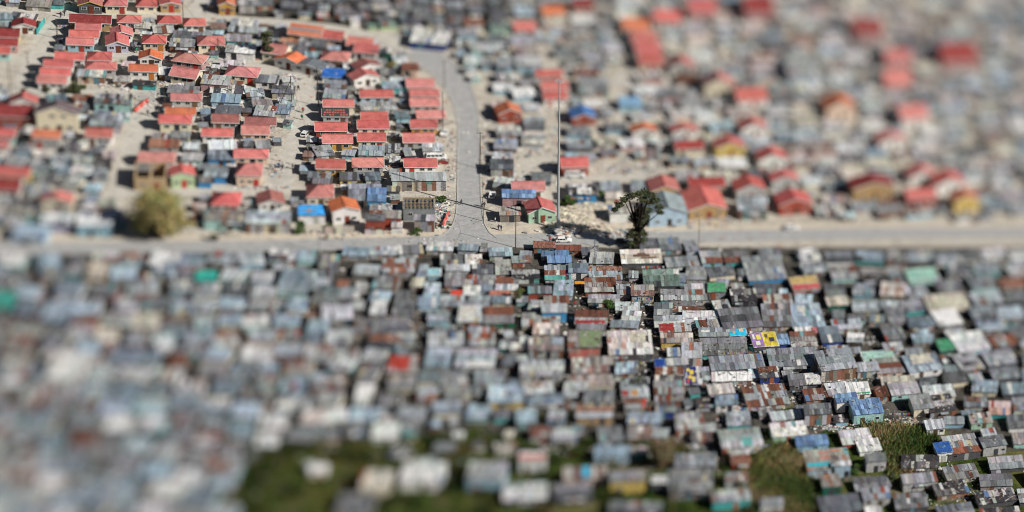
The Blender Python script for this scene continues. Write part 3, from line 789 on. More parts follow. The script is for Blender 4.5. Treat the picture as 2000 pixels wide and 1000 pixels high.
def roof_sheets(mb, w, d, z0, slope, pal, over=.18, extra=None):
    """sheets laid side by side on a mono-pitch slab, falling towards the front (y = 0)"""
    x0, x1, y0, y1 = -w / 2 - over, w / 2 + over, -over * 1.4, d + over
    zf = lambda y: z0 + slope * y
    th = .07
    base = pick(PAL[pal])
    mb.solid([(x0, y0, zf(y0)), (x1, y0, zf(y0)), (x1, y1, zf(y1)), (x0, y1, zf(y1)),
              (x0, y0, zf(y0) + th), (x1, y0, zf(y0) + th), (x1, y1, zf(y1) + th), (x0, y1, zf(y1) + th)],
             [(0, 3, 2, 1), (4, 5, 6, 7), (0, 1, 5, 4), (1, 2, 6, 5), (2, 3, 7, 6), (3, 0, 4, 7)], tuple(k * .3 for k in base[:3]) + (.1,))
    gain = rnd.choice((.62, .78, .92, 1.0, 1.1, 1.28, 1.5)) if pal in 'glmbxp' else rnd.uniform(.85, 1.2)
    rows = max(1, int(round((y1 - y0) / rnd.uniform(2.0, 3.0))))
    same = rnd.random() < .35
    for r in range(rows):
        ya, yb_ = y0 + (y1 - y0) * r / rows, y0 + (y1 - y0) * (r + 1) / rows
        rowc = pick(PAL[pal])
        x = x0
        while x < x1 - .05:
            sw = rnd.uniform(.55, 1.0)
            xe = min(x1, x + sw)
            if x1 - xe < .3:
                xe = x1
            c = jit(rowc, .12) if (same or rnd.random() < .45) else pick(PAL[pal])
            gs = gain * rnd.choice((.6, .85, 1, 1, 1, 1.15, 1.3))
            c = tuple(min(.8, k * gs) for k in c[:3]) + tuple(c[3:])
            dz = th + rnd.uniform(.012, .05)
            lift = rnd.uniform(.0, .05)
            e0, e1 = rnd.uniform(-.14, .10), rnd.uniform(-.12, .10)
            if rnd.random() < .035:
                c = rnd.choice([(.62, .62, .60, 0), (.68, .67, .64, 0), (.12, .19, .34, 0), (.17, .34, .35, 0), (.46, .42, .28, 0), (.30, .07, .05, 0), (.04, .04, .05, 0), (.05, .05, .055, 0)])
            gp = rnd.choice((.0, .0, .0, .03, .06, .11))
            x += gp
            mb.face([(x, ya + e0, zf(ya) + dz + lift), (xe, ya + e0 + rnd.uniform(-.03, .03), zf(ya) + dz + lift), (xe, yb_ + e1, zf(yb_) + dz), (x, yb_ + e1, zf(yb_) + dz)], c)
            x = xe
    area = w * d
    nst = int(area * rnd.choice([.0, .06, .12, .3]))
    if pal in 'xk':
        nst = int(area * .8)
    for _ in range(min(nst, 40)):       # stones, tyres and planks that hold the sheets down
        px, py = rnd.uniform(x0 + .2, x1 - .2), rnd.uniform(y0 + .2, y1 - .2)
        z = zf(py) + th + .02
        k = rnd.random()
        cc = rnd.choice([(.42, .40, .37), (.30, .29, .28), (.05, .05, .05), (.16, .11, .07), (.6, .58, .54), (.22, .12, .08)])
        if k < .6:
            a, b_ = rnd.uniform(.08, .24), rnd.uniform(.08, .24)
            mb.box(px - a, px + a, py - b_, py + b_, z, z + rnd.uniform(.1, .28), cc, 0, rnd.uniform(0, 3))
        else:
            L = rnd.uniform(.4, 1.3)
            mb.box(px - L, px + L, py - .07, py + .07, z, z + .09, cc, 0, rnd.uniform(0, 3))


def shack_meshes(s):
    """the parts of one shack in its own frame: dict of part name -> (MB, material); origin at the middle of its front foot"""
    o, ang, kx, ky, kz = local((s['xl'] + s['xr']) / 2, s['yf'] + s['wall'], s['rot'])
    w = (s['xr'] - s['xl']) / kx
    h = max(1.5, s['wall'] / kz)
    slope = rnd.uniform(.05, .15)
    d = max(1.6, (s['yf'] - s['yb']) / (ky + slope * kz))
    w = max(1.5, w - .36)
    wc = WALL[s['wc']]
    bare = s['wc'] in 'eisx'
    wm = MB()
    hb = h + slope * d

    def strips(p, q, zt0, zt1, nrm):
        """a wall from foot p to foot q made of upright sheets or boards"""
        L = math.dist(p, q)
        n = max(1, int(L / rnd.uniform(.6, 1.0)))
        for k in range(n):
            a, b = k / n, (k + 1) / n
            pa = (p[0] + (q[0] - p[0]) * a, p[1] + (q[1] - p[1]) * a)
            pb = (p[0] + (q[0] - p[0]) * b, p[1] + (q[1] - p[1]) * b)
            if bare:
                c = jit(rnd.choice([wc, wc, wc, (.40, .42, .43), (.25, .12, .08), (.58, .57, .55), (.20, .19, .17), (.5, .44, .34)]), .3) + (rnd.uniform(.0, .45),)
                if rnd.random() < .04:
                    c = rnd.choice([(.10, .30, .42, 0), (.40, .10, .07, 0), (.5, .46, .34, 0), (.12, .34, .30, 0)])
            else:
                c = jit(wc, .10) + (rnd.uniform(0, .15),)
            e = rnd.uniform(0, .05)
            ox, oy = nrm[0] * e, nrm[1] * e
            wm.face([(pa[0] + ox, pa[1] + oy, -.1), (pb[0] + ox, pb[1] + oy, -.1), (pb[0] + ox, pb[1] + oy, zt0 + (zt1 - zt0) * b), (pa[0] + ox, pa[1] + oy, zt0 + (zt1 - zt0) * a)], c)
    x0, x1 = -w / 2, w / 2
    wm.box(x0 + .06, x1 - .06, .06, d - .06, -.1, h - .05, jit(wc, .1) + (.2,))
    strips((x0, 0), (x1, 0), h, h, (0, -1))
    strips((x1, 0), (x1, d), h, hb, (1, 0))
    strips((x1, d), (x0, d), hb, hb, (0, 1))
    strips((x0, d), (x0, 0), hb, h, (-1, 0))
    rm = MB()
    roof_sheets(rm, w, d, h, slope, s['pal'], extra=s['extra'])
    parts = [('wall', wm, TIN, None), ('roof', rm, TIN, None)]
    if rnd.random() < .38 and w > 3 and not s.get('label', None) or (s.get('label') and rnd.random() < .15 and w > 3.5):
        lm = MB()
        lw = w * rnd.uniform(.25, .6)
        lx = rnd.uniform(x0, x1 - lw)
        ld = rnd.uniform(.6, 1.3)
        zh = h * rnd.uniform(.72, .9)
        zl = zh - rnd.uniform(.1, .45)
        nn = max(1, int(lw / .8))
        for k in range(nn):
            xa, xb = lx + lw * k / nn, lx + lw * (k + 1) / nn - .03
            cc = pick(PAL[rnd.choice('gmrxld')])
            j = rnd.uniform(-.06, .06)
            lm.solid([(xa, -ld + j, zl), (xb, -ld + j, zl), (xb, -.06, zh), (xa, -.06, zh), (xa, -ld + j, zl + .05), (xb, -ld + j, zl + .05), (xb, -.06, zh + .05), (xa, -.06, zh + .05)],
                     [(0, 3, 2, 1), (4, 5, 6, 7), (0, 1, 5, 4), (1, 2, 6, 5), (2, 3, 7, 6), (3, 0, 4, 7)], cc)
        for xx in (lx + .08, lx + lw - .12):
            lm.box(xx, xx + .1, -ld + .08, -ld + .18, -.05, zl - .01, (.14, .10, .07))
        parts.append(('lean_to', lm, TIN, None))
    ex = s['extra']
    if ex:
        zf = lambda y: h + slope * y + .15
        for item in ex:
            kind = item[0]
            if kind == 'patch':        # ('patch', name, x0, x1, y0, y1 as 0..1 of the roof, colour)
                _, nm, a, b, c0, c1, cc = item
                pm = MB()
                xa, xb, ya, yb_ = x0 + w * a, x0 + w * b, d * c0, d * c1
                n = 6
                for i in range(n):
                    for j in range(n):
                        q = [(xa + (xb - xa) * u / n, ya + (yb_ - ya) * v / n) for u, v in ((i, j), (i + 1, j), (i + 1, j + 1), (i, j + 1))]
                        pm.face([(x, y, zf(y) + .02 * math.sin(5 * x + 3 * y)) for x, y in q], jit(jit(cc, .2), .07) + (.0,))
                parts.append((nm, pm, CLOTH if 'tarp' in nm else TIN, None))
            elif kind == 'marks':      # ('marks', name, [(x0, x1, y0, y1, colour)...])
                pm = MB()
                for a, b, c0, c1, cc in item[2]:
                    xa, xb, ya, yb_ = x0 + w * a, x0 + w * b, d * c0, d * c1
                    pm.face([(xa, ya, zf(ya) + .06), (xb, ya, zf(ya) + .06), (xb, yb_, zf(yb_) + .06), (xa, yb_, zf(yb_) + .06)], cc)
                parts.append((item[1], pm, PAINT, None))
    if s['wall'] >= 9 and w > 2.6:
        dm = MB()
        dx = x0 + w * rnd.uniform(.15, .7)
        dc = rnd.choice([(.10, .075, .05), (.05, .05, .055), (.30, .09, .06), (.10, .20, .24), (.34, .33, .31), (.04, .04, .05)])
        dm.box(dx, dx + min(.95, w * .3), -.10, -.055, 0, min(h - .25, 2.3), jit(dc, .2))
        parts.append(('door', dm, WOOD, None))
        wx = x0 + w * rnd.uniform(.1, .8)
        if abs(wx - dx) > 1.2 or rnd.random() < .3:
            wx2 = wx if abs(wx - dx) > 1.2 else (dx + 1.4 if dx + 2.3 < x1 else dx - 1.3)
            if x0 + .2 < wx2 < x1 - 1.0:
                fm, pm = MB(), MB()
                zt = min(h - .3, 2.2)
                fm.box(wx2, wx2 + .9, -.11, -.055, zt - .85, zt, rnd.choice([(.6, .6, .58), (.16, .11, .08), (.4, .4, .4)]))
                pm.box(wx2 + .09, wx2 + .81, -.125, -.112, zt - .76, zt - .09, (.02, .022, .028))
                parts.append(('window', fm, PAINT, ('pane', pm, GLASS)))
    return parts, o, ang


def build_shack(s, label):
    parts, o, ang = shack_meshes(s)
    t = thing('shack', label, 'shack', o, ang, 'tin shacks of the settlement')
    for nm, mb_, m, sub in parts:
        ob = mb_.build(nm, m, t)
        if sub:
            sub[1].build(sub[0], sub[2], ob)
    return t


# ------------------------------------------------------------------ brick houses with tiled roofs
HOUSES = []


def window(parent, x, z, y, ww=1.0, wh=.95, side=None, frame=(.60, .60, .58), face='front'):
    fm, pm = MB(), MB()
    if face == 'front':
        fm.box(x - ww / 2, x + ww / 2, y - .06, y - .005, z, z + wh, frame)
        n = 2
        for k in range(n):
            a = x - ww / 2 + .08 + (ww - .12) * k / n
            pm.box(a, a + (ww - .12) / n - .05, y - .075, y - .062, z + .08, z + wh - .08, (.018, .02, .026))
    else:   # on the wall that faces +x
        fm.box(y + .005, y + .06, x - ww / 2, x + ww / 2, z, z + wh, frame)
        pm.box(y + .062, y + .075, x - ww / 2 + .08, x + ww / 2 - .08, z + .08, z + wh - .08, (.018, .02, .026))
    f = fm.build('window', PAINT, parent)
    pm.build('pane', GLASS, f)


def door(parent, x, y, c, h=2.5, face='front'):
    m = MB()
    hm = MB()
    if face == 'front':
        m.box(x - .48, x + .48, y - .07, y - .005, 0, h, c)
        hm.box(x + .3, x + .38, y - .11, y - .072, h * .42, h * .48, (.4, .4, .38))
    else:
        m.box(y + .005, y + .07, x - .48, x + .48, 0, h, c)
        hm.box(y + .072, y + .11, x + .3, x + .38, h * .42, h * .48, (.4, .4, .38))
    d = m.build('door', WOOD, parent)
    hm.build('handle', STEEL, d)


def house(kind, xl, xr, yt, ye, base, roof='r', wall='w', rot=0.0, label='', doorc=None, depth=None, apex=None, trim=(.66, .65, .62), storeys=1, nm='house', hip=.5, roofmark=None, front=True, back=None):
    """kind E: eaves to the front; H: hipped; G: gable to the front. xl..xr eave width, yt top of roof, ye front eave, base foot of the front wall (photo px)."""
    rot = rot + max(-9, min(8, (((xl + xr) / 2 - 1000) / 700.0) * 7.0))
    cx = (xl + xr) / 2
    o, ang, kx, ky, kz = local(cx, base, rot)
    co = abs(math.cos(math.radians(rot)))
    w = (xr - xl) / kx
    h = max(2.2, (base - ye) / kz)
    ov = .28
    rc, wc = RED[roof], jit(WALL[wall], .06)
    fade = rnd.choice((0, .06, .12, .2, .32)) if roof in 'rpo' else 0
    rc = jit(tuple(x * (1 - fade) + y * fade for x, y in zip(rc, (.50, .30, .27))), .16)
    t = thing(nm, label, 'house', o, ang, 'houses of the township')
    HOUSES.append((cx, (yt + base) / 2, label, xr - xl))
    wm, rm, fm = MB(), MB(), MB()
    if kind in 'EH':
        p = .64
        a = max(1.7, (ye - yt) / (ky + p * kz))     # half depth
        d = 2 * a
        ww = w - 2 * ov
        x0, x1, y0, y1 = -ww / 2, ww / 2, 0.0, d - ov
        ym = (y0 + y1) / 2
        rise = p * (ym + ov)
        er = h - p * 0
        # walls
        if kind == 'E':
            zr = h + p * ym
            wm.solid([(x0, y0, -.2), (x1, y0, -.2), (x1, y1, -.2), (x0, y1, -.2), (x0, y0, h), (x1, y0, h), (x1, y1, h), (x0, y1, h), (x0, ym, zr), (x1, ym, zr)],
                     [(0, 1, 5, 4), (1, 2, 6, 9, 5), (2, 3, 7, 6), (3, 0, 4, 8, 7), (4, 5, 9, 8), (6, 7, 8, 9)], wc)
            X0, X1 = x0 - ov, x1 + ov
            Y0, Y1 = y0 - ov, y1 + ov
            zr2, ze = h + p * ym + .06, h - p * ov + .06
            th = .13
            for (ya, za, yb_, zb) in ((Y0, ze, ym, zr2), (Y1, ze, ym, zr2)):
                vs = [(X0, ya, za), (X1, ya, za), (X1, yb_, zb), (X0, yb_, zb)]
                rm.solid(vs + [(x, y, z + th) for x, y, z in vs], [(4, 5, 6, 7), (3, 2, 1, 0), (0, 1, 5, 4), (1, 2, 6, 5), (3, 0, 4, 7)], rc)
            rm.box(X0, X1, ym - .14, ym + .14, zr2 + th - .02, zr2 + th + .07, jit(RED[roof], .15))
            # barge boards and gutter
            for X in (X0 - .045, X1 + .005):
                for ya, yb_ in ((Y0, ym), (Y1, ym)):
                    vs = [(X, ya, ze - .12), (X, yb_, zr2 - .12), (X, yb_, zr2 + th + .03), (X, ya, ze + th + .03)]
                    fm.solid(vs + [(x + .04, y, z) for x, y, z in vs], [(0, 1, 2, 3), (7, 6, 5, 4), (0, 4, 5, 1), (3, 2, 6, 7), (0, 3, 7, 4), (1, 5, 6, 2)], trim)
            fm.box(X0, X1, Y0 - .07, Y0 - .005, ze - .05, ze + th + .02, trim)
        else:
            wm.box(x0, x1, y0, y1, -.2, h, wc)
            X0, X1, Y0, Y1 = x0 - ov, x1 + ov, y0 - ov, y1 + ov
            ze, zr2 = h, h + rise
            rx = (X1 - X0) / 2 * hip
            off = (X1 - X0) / 2 * .12 * (1 if rnd.random() < .5 else -.3)
            A, B = (-rx + off, ym, zr2), (rx * .6 + off, ym, zr2)
            if kind == 'H' and hip > .8:         # gable on the west side, hip to the east
                A = (X0, ym, zr2)
            bs = [(X0, Y0, ze), (X1, Y0, ze), (X1, Y1, ze), (X0, Y1, ze)]
            rm.solid(bs + [A, B] + [(x, y, z - .16) for x, y, z in bs],
                     [(0, 1, 5, 4), (1, 2, 5), (2, 3, 4, 5), (3, 0, 4), (6, 9, 8, 7), (0, 6, 7, 1), (1, 7, 8, 2), (2, 8, 9, 3), (3, 9, 6, 0)], rc)
            # ridge and hip caps
            dk = tuple(k * .72 for k in rc[:3])
            for p_, q_ in ((A, B), (B, bs[1]), (B, bs[2]), (A, bs[0]), (A, bs[3])):
                rm.tube(p_, q_, .09, .09, dk, 0, 4)
            fm.box(X0, X1, Y0 - .06, Y0 - .004, ze - .17, ze - .02, trim)
            fm.box(X1 + .004, X1 + .06, Y0, Y1, ze - .17, ze - .02, trim)
        H = h
        n = 0
        if front and w > 3.2:
            ds = [-.28, .05, .30] if w > 4.4 else [-.25, .22]
            dpos = rnd.choice([0, 1, 2]) if w > 4.4 else 9
            for k, u in enumerate(ds):
                if k == dpos:
                    door(t, u * ww, y0, doorc or jit(rnd.choice([(.10, .07, .05), (.30, .05, .04), (.04, .04, .05), (.16, .10, .06)]), .2), min(2.5, h - .3))
                else:
                    window(t, u * ww, min(1.35, h - 1.35), y0)
        window(t, (y0 + y1) * .5, min(1.35, h - 1.35), x1, face='side')
    else:
        # gable to the front; apex px gives the rise
        ap = apex if apex is not None else ye - (xr - xl) * .15
        rise = max(.7, (ye - ap) / kz)
        dpx = (ap - yt)
        D = depth or max(3.0, dpx / ky)
        ww = w - 2 * ov
        x0, x1, y0, y1 = -ww / 2, ww / 2, 0.0, D
        zr = h + rise
        sl = rise / (w / 2)
        wm.solid([(x0, y0, -.2), (x1, y0, -.2), (x1, y1, -.2), (x0, y1, -.2), (x0, y0, h), (x1, y0, h), (x1, y1, h), (x0, y1, h), (0, y0, h + sl * ww / 2), (0, y1, h + sl * ww / 2)],
                 [(0, 1, 5, 8, 4), (1, 2, 6, 5), (2, 3, 7, 9, 6), (3, 0, 4, 7), (4, 8, 9, 7), (8, 5, 6, 9)], wc)
        X, Y0, Y1, th = ww / 2 + ov, y0 - ov, y1 + ov, .13
        ze, zt = h - sl * ov + .05, h + sl * ww / 2 + .05
        for sgn in (-1, 1):
            vs = [(sgn * X, Y0, ze), (0, Y0, zt), (0, Y1, zt), (sgn * X, Y1, ze)]
            rm.solid(vs + [(x, y, z + th) for x, y, z in vs], [(0, 1, 2, 3), (7, 6, 5, 4), (0, 4, 5, 1), (3, 2, 6, 7), (0, 3, 7, 4)], jit(rc, .05))
            vf = [(sgn * X, Y0 - .05, ze - .12), (0, Y0 - .05, zt - .12), (0, Y0 - .05, zt + th + .03), (sgn * X, Y0 - .05, ze + th + .03)]
            fm.solid(vf + [(x, y + .045, z) for x, y, z in vf], [(0, 1, 2, 3), (7, 6, 5, 4), (0, 4, 5, 1), (3, 2, 6, 7), (0, 3, 7, 4)], trim)
        rm.box(-.13, .13, Y0, Y1, zt + th - .03, zt + th + .06, jit(RED[roof], .15))
        if front:
            z = min(1.35, h - 1.35)
            window(t, -.28 * ww, z, y0)
            window(t, .30 * ww, z, y0)
            door(t, .04 * ww, y0, doorc or jit(rnd.choice([(.16, .05, .03), (.07, .05, .04)]), .2), min(2.6, h - .3))
            if storeys == 2:
                window(t, -.12 * ww, h - 1.5, y0)
                window(t, .16 * ww, h - 1.5, y0)
        window(t, D * .5, min(1.35, h - 1.35), x1, face='side')
        d = D
    wm.build('wall', PLASTER, t)
    r = rm.build('roof', TILE, t)
    fm.build('fascia', PAINT, t)
    if roofmark:
        roofmark(t, locals())
    mark(xl - 2, xr + 4, base - d * ky - 2, base - 1)
    return t

# ------------------------------------------------------------------ houses
def mark_tiles(t, L):
    a, p, ym, h, x0, x1, y0 = L['a'], L['p'], L['ym'], L['h'], L['x0'], L['x1'], L['y0']
    for i in range(9):
        for j in range(3):
            if rnd.random() < .75:
                x = x0 + (x1 - x0) * (i + .5 + rnd.uniform(-.15, .15)) / 9
                y = y0 + (ym - y0) * (j + .3) / 3
                z = h + p * y + .23
                m = MB()
                m.face([(x - .2, y - .2, z - .1), (x + .2, y - .2, z - .1), (x + .2, y + .2, z + .1), (x - .2, y + .2, z + .1)], (.5, .12, .1))
                m.build('roof_tile', TILE, t)


def mark_stripe(t, L):
    m = MB()
    p, ym, h, x0, x1, y0 = L['p'], L['ym'], L['h'], L['x0'], L['x1'], L['y0']
    for u, v in ((.36, .62),):
        ya, yb_ = y0 + (ym - y0) * u, y0 + (ym - y0) * v
        m.face([(x0, ya, h + p * ya + .24), (x1, ya, h + p * ya + .24), (x1, yb_, h + p * yb_ + .24), (x0, yb_, h + p * yb_ + .24)], (.22, .23, .25))
    m.build('grey_stripe', TIN, t)


for k, xl, xr, yt, ye, base, roof, wall, rot, label, opt in HOUSE_LIST:
    opt = dict(opt)
    if opt.get('roofmark') == 'tiles':
        opt['roofmark'] = mark_tiles
    elif opt.get('roofmark') == 'stripe':
        opt['roofmark'] = mark_stripe
    house(k, xl, xr, yt, ye, base, roof, wall, rot, label, **opt)


def ruin(xl, xr, yb, base, wallpx, c, label, beams=False):
    """roofless block walls"""
    o, ang, kx, ky, kz = local((xl + xr) / 2, base)
    w_, h = (xr - xl) / kx, wallpx / kz
    d = (base - wallpx - yb) / ky
    t = thing('unfinished_house', label, 'house', o, ang, 'houses of the township')
    m = MB()
    th = .3
    m.box(-w_ / 2, w_ / 2, 0, th, -.2, h, jit(c))
    m.box(-w_ / 2, w_ / 2, d - th, d, -.2, h, jit(c))
    m.box(-w_ / 2, -w_ / 2 + th, th, d - th, -.2, h - .02, jit(c))
    m.box(w_ / 2 - th, w_ / 2, th, d - th, -.2, h - .02, jit(c))
    m.box(-.15, .15, th, d - th, -.2, h - .06, jit(c))
    m.build('wall', PLASTER, t)
    if not beams:
        r = MB()
        r.box(-w_ / 2 + th, w_ * .1, d * .45, d - th, h - .3, h - .15, (.20, .19, .18))
        r.build('roof', TIN, t)
        window(t, -.25 * w_, h * .35, 0)
        door(t, .2 * w_, 0, (.25, .07, .04), h * .6)
    else:
        r = MB()
        n = 9
        rise = 1.5
        for i in range(n):
            x = -w_ / 2 + w_ * i / (n - 1)
            r.tube((x, -.3, h + .05), (x, d / 2, h + rise), .07, .07, jit((.34, .25, .15), .2), 0, 4)
            r.tube((x, d + .3, h + .05), (x, d / 2, h + rise), .07, .07, jit((.34, .25, .15), .2), 0, 4)
        for v in (.2, .55, .95):
            r.tube((-w_ / 2, d / 2 * v, h + .1 + rise * v), (w_ / 2, d / 2 * v, h + .1 + rise * v), .06, .06, jit((.30, .22, .13), .2), 0, 4)
            r.tube((-w_ / 2, d - d / 2 * v, h + .1 + rise * v), (w_ / 2, d - d / 2 * v, h + .1 + rise * v), .06, .06, jit((.30, .22, .13), .2), 0, 4)
        r.box(-w_ * .42, w_ * .42, -.1, d / 2, h + .02, h + .08, (.07, .07, .075))
        r.build('roof_timber', WOOD, t)
        window(t, -.28 * w_, h * .45, 0)
    mark(xl, xr, base - d * ky, base)


ruin(264, 326, 316, 372, 24, (.46, .33, .21), 'roofless tan block house beside the sandy lane, left of the lime green house')
ruin(788, 850, 386, 432, 25, (.27, .29, .31), 'grey block house with bare roof timbers near the road junction', True)

# places that stay open
for q in ((505, 585, 128, 150), (1010, 1092, 306, 318), (1080, 1098, 330, 446), (1100, 1190, 398, 452), (862, 895, 150, 455), (940, 956, 150, 455), (985, 1030, 428, 456), (232, 330, 168, 182), (0, 60, 108, 178), (255, 372, 376, 462), (500, 640, 374, 384),
          (756, 880, 354, 366), (790, 870, 376, 388), (855, 880, 300, 450), (1086, 1100, 130, 446), (1205, 1268, 395, 470), (1210, 1232, 130, 240), (1020, 1030, 320, 350), (80, 130, 20, 60), (40, 76, 60, 140), (230, 268, 104, 116), (300, 320, 100, 160), (520, 560, 366, 400), (1180, 1300, 318, 346),
          (1640, 1720, 738, 748), (1728, 1800, 776, 800), (500, 545, 64, 70)):
    mark(*q)
ALLEYS = [[(1206, 478), (1212, 520), (1222, 566)], [(1122, 548), (1130, 576), (1128, 612), (1110, 642), (1102, 690), (1104, 770)], [(1284, 600), (1281, 650), (1276, 700), (1276, 750), (1272, 830)], [(1366, 640), (1372, 672), (1382, 716)], [(1010, 640), (1012, 690)],
          [(1600, 590), (1622, 640), (1604, 690)], [(1498, 690), (1500, 742)], [(870, 500), (880, 520)], [(812, 500), (826, 600), (822, 720)], [(676, 520), (690, 560)], [(1380, 800), (1408, 870), (1412, 905)], [(1690, 640), (1700, 690)], [(1552, 500), (1560, 560)]]


def alleys():
    for al in ALLEYS:
        for x, y in lerp_path(al, 4):
            mark(x - 5, x + 5, y - 3, y + 3)


SHACKS_BEGIN = True
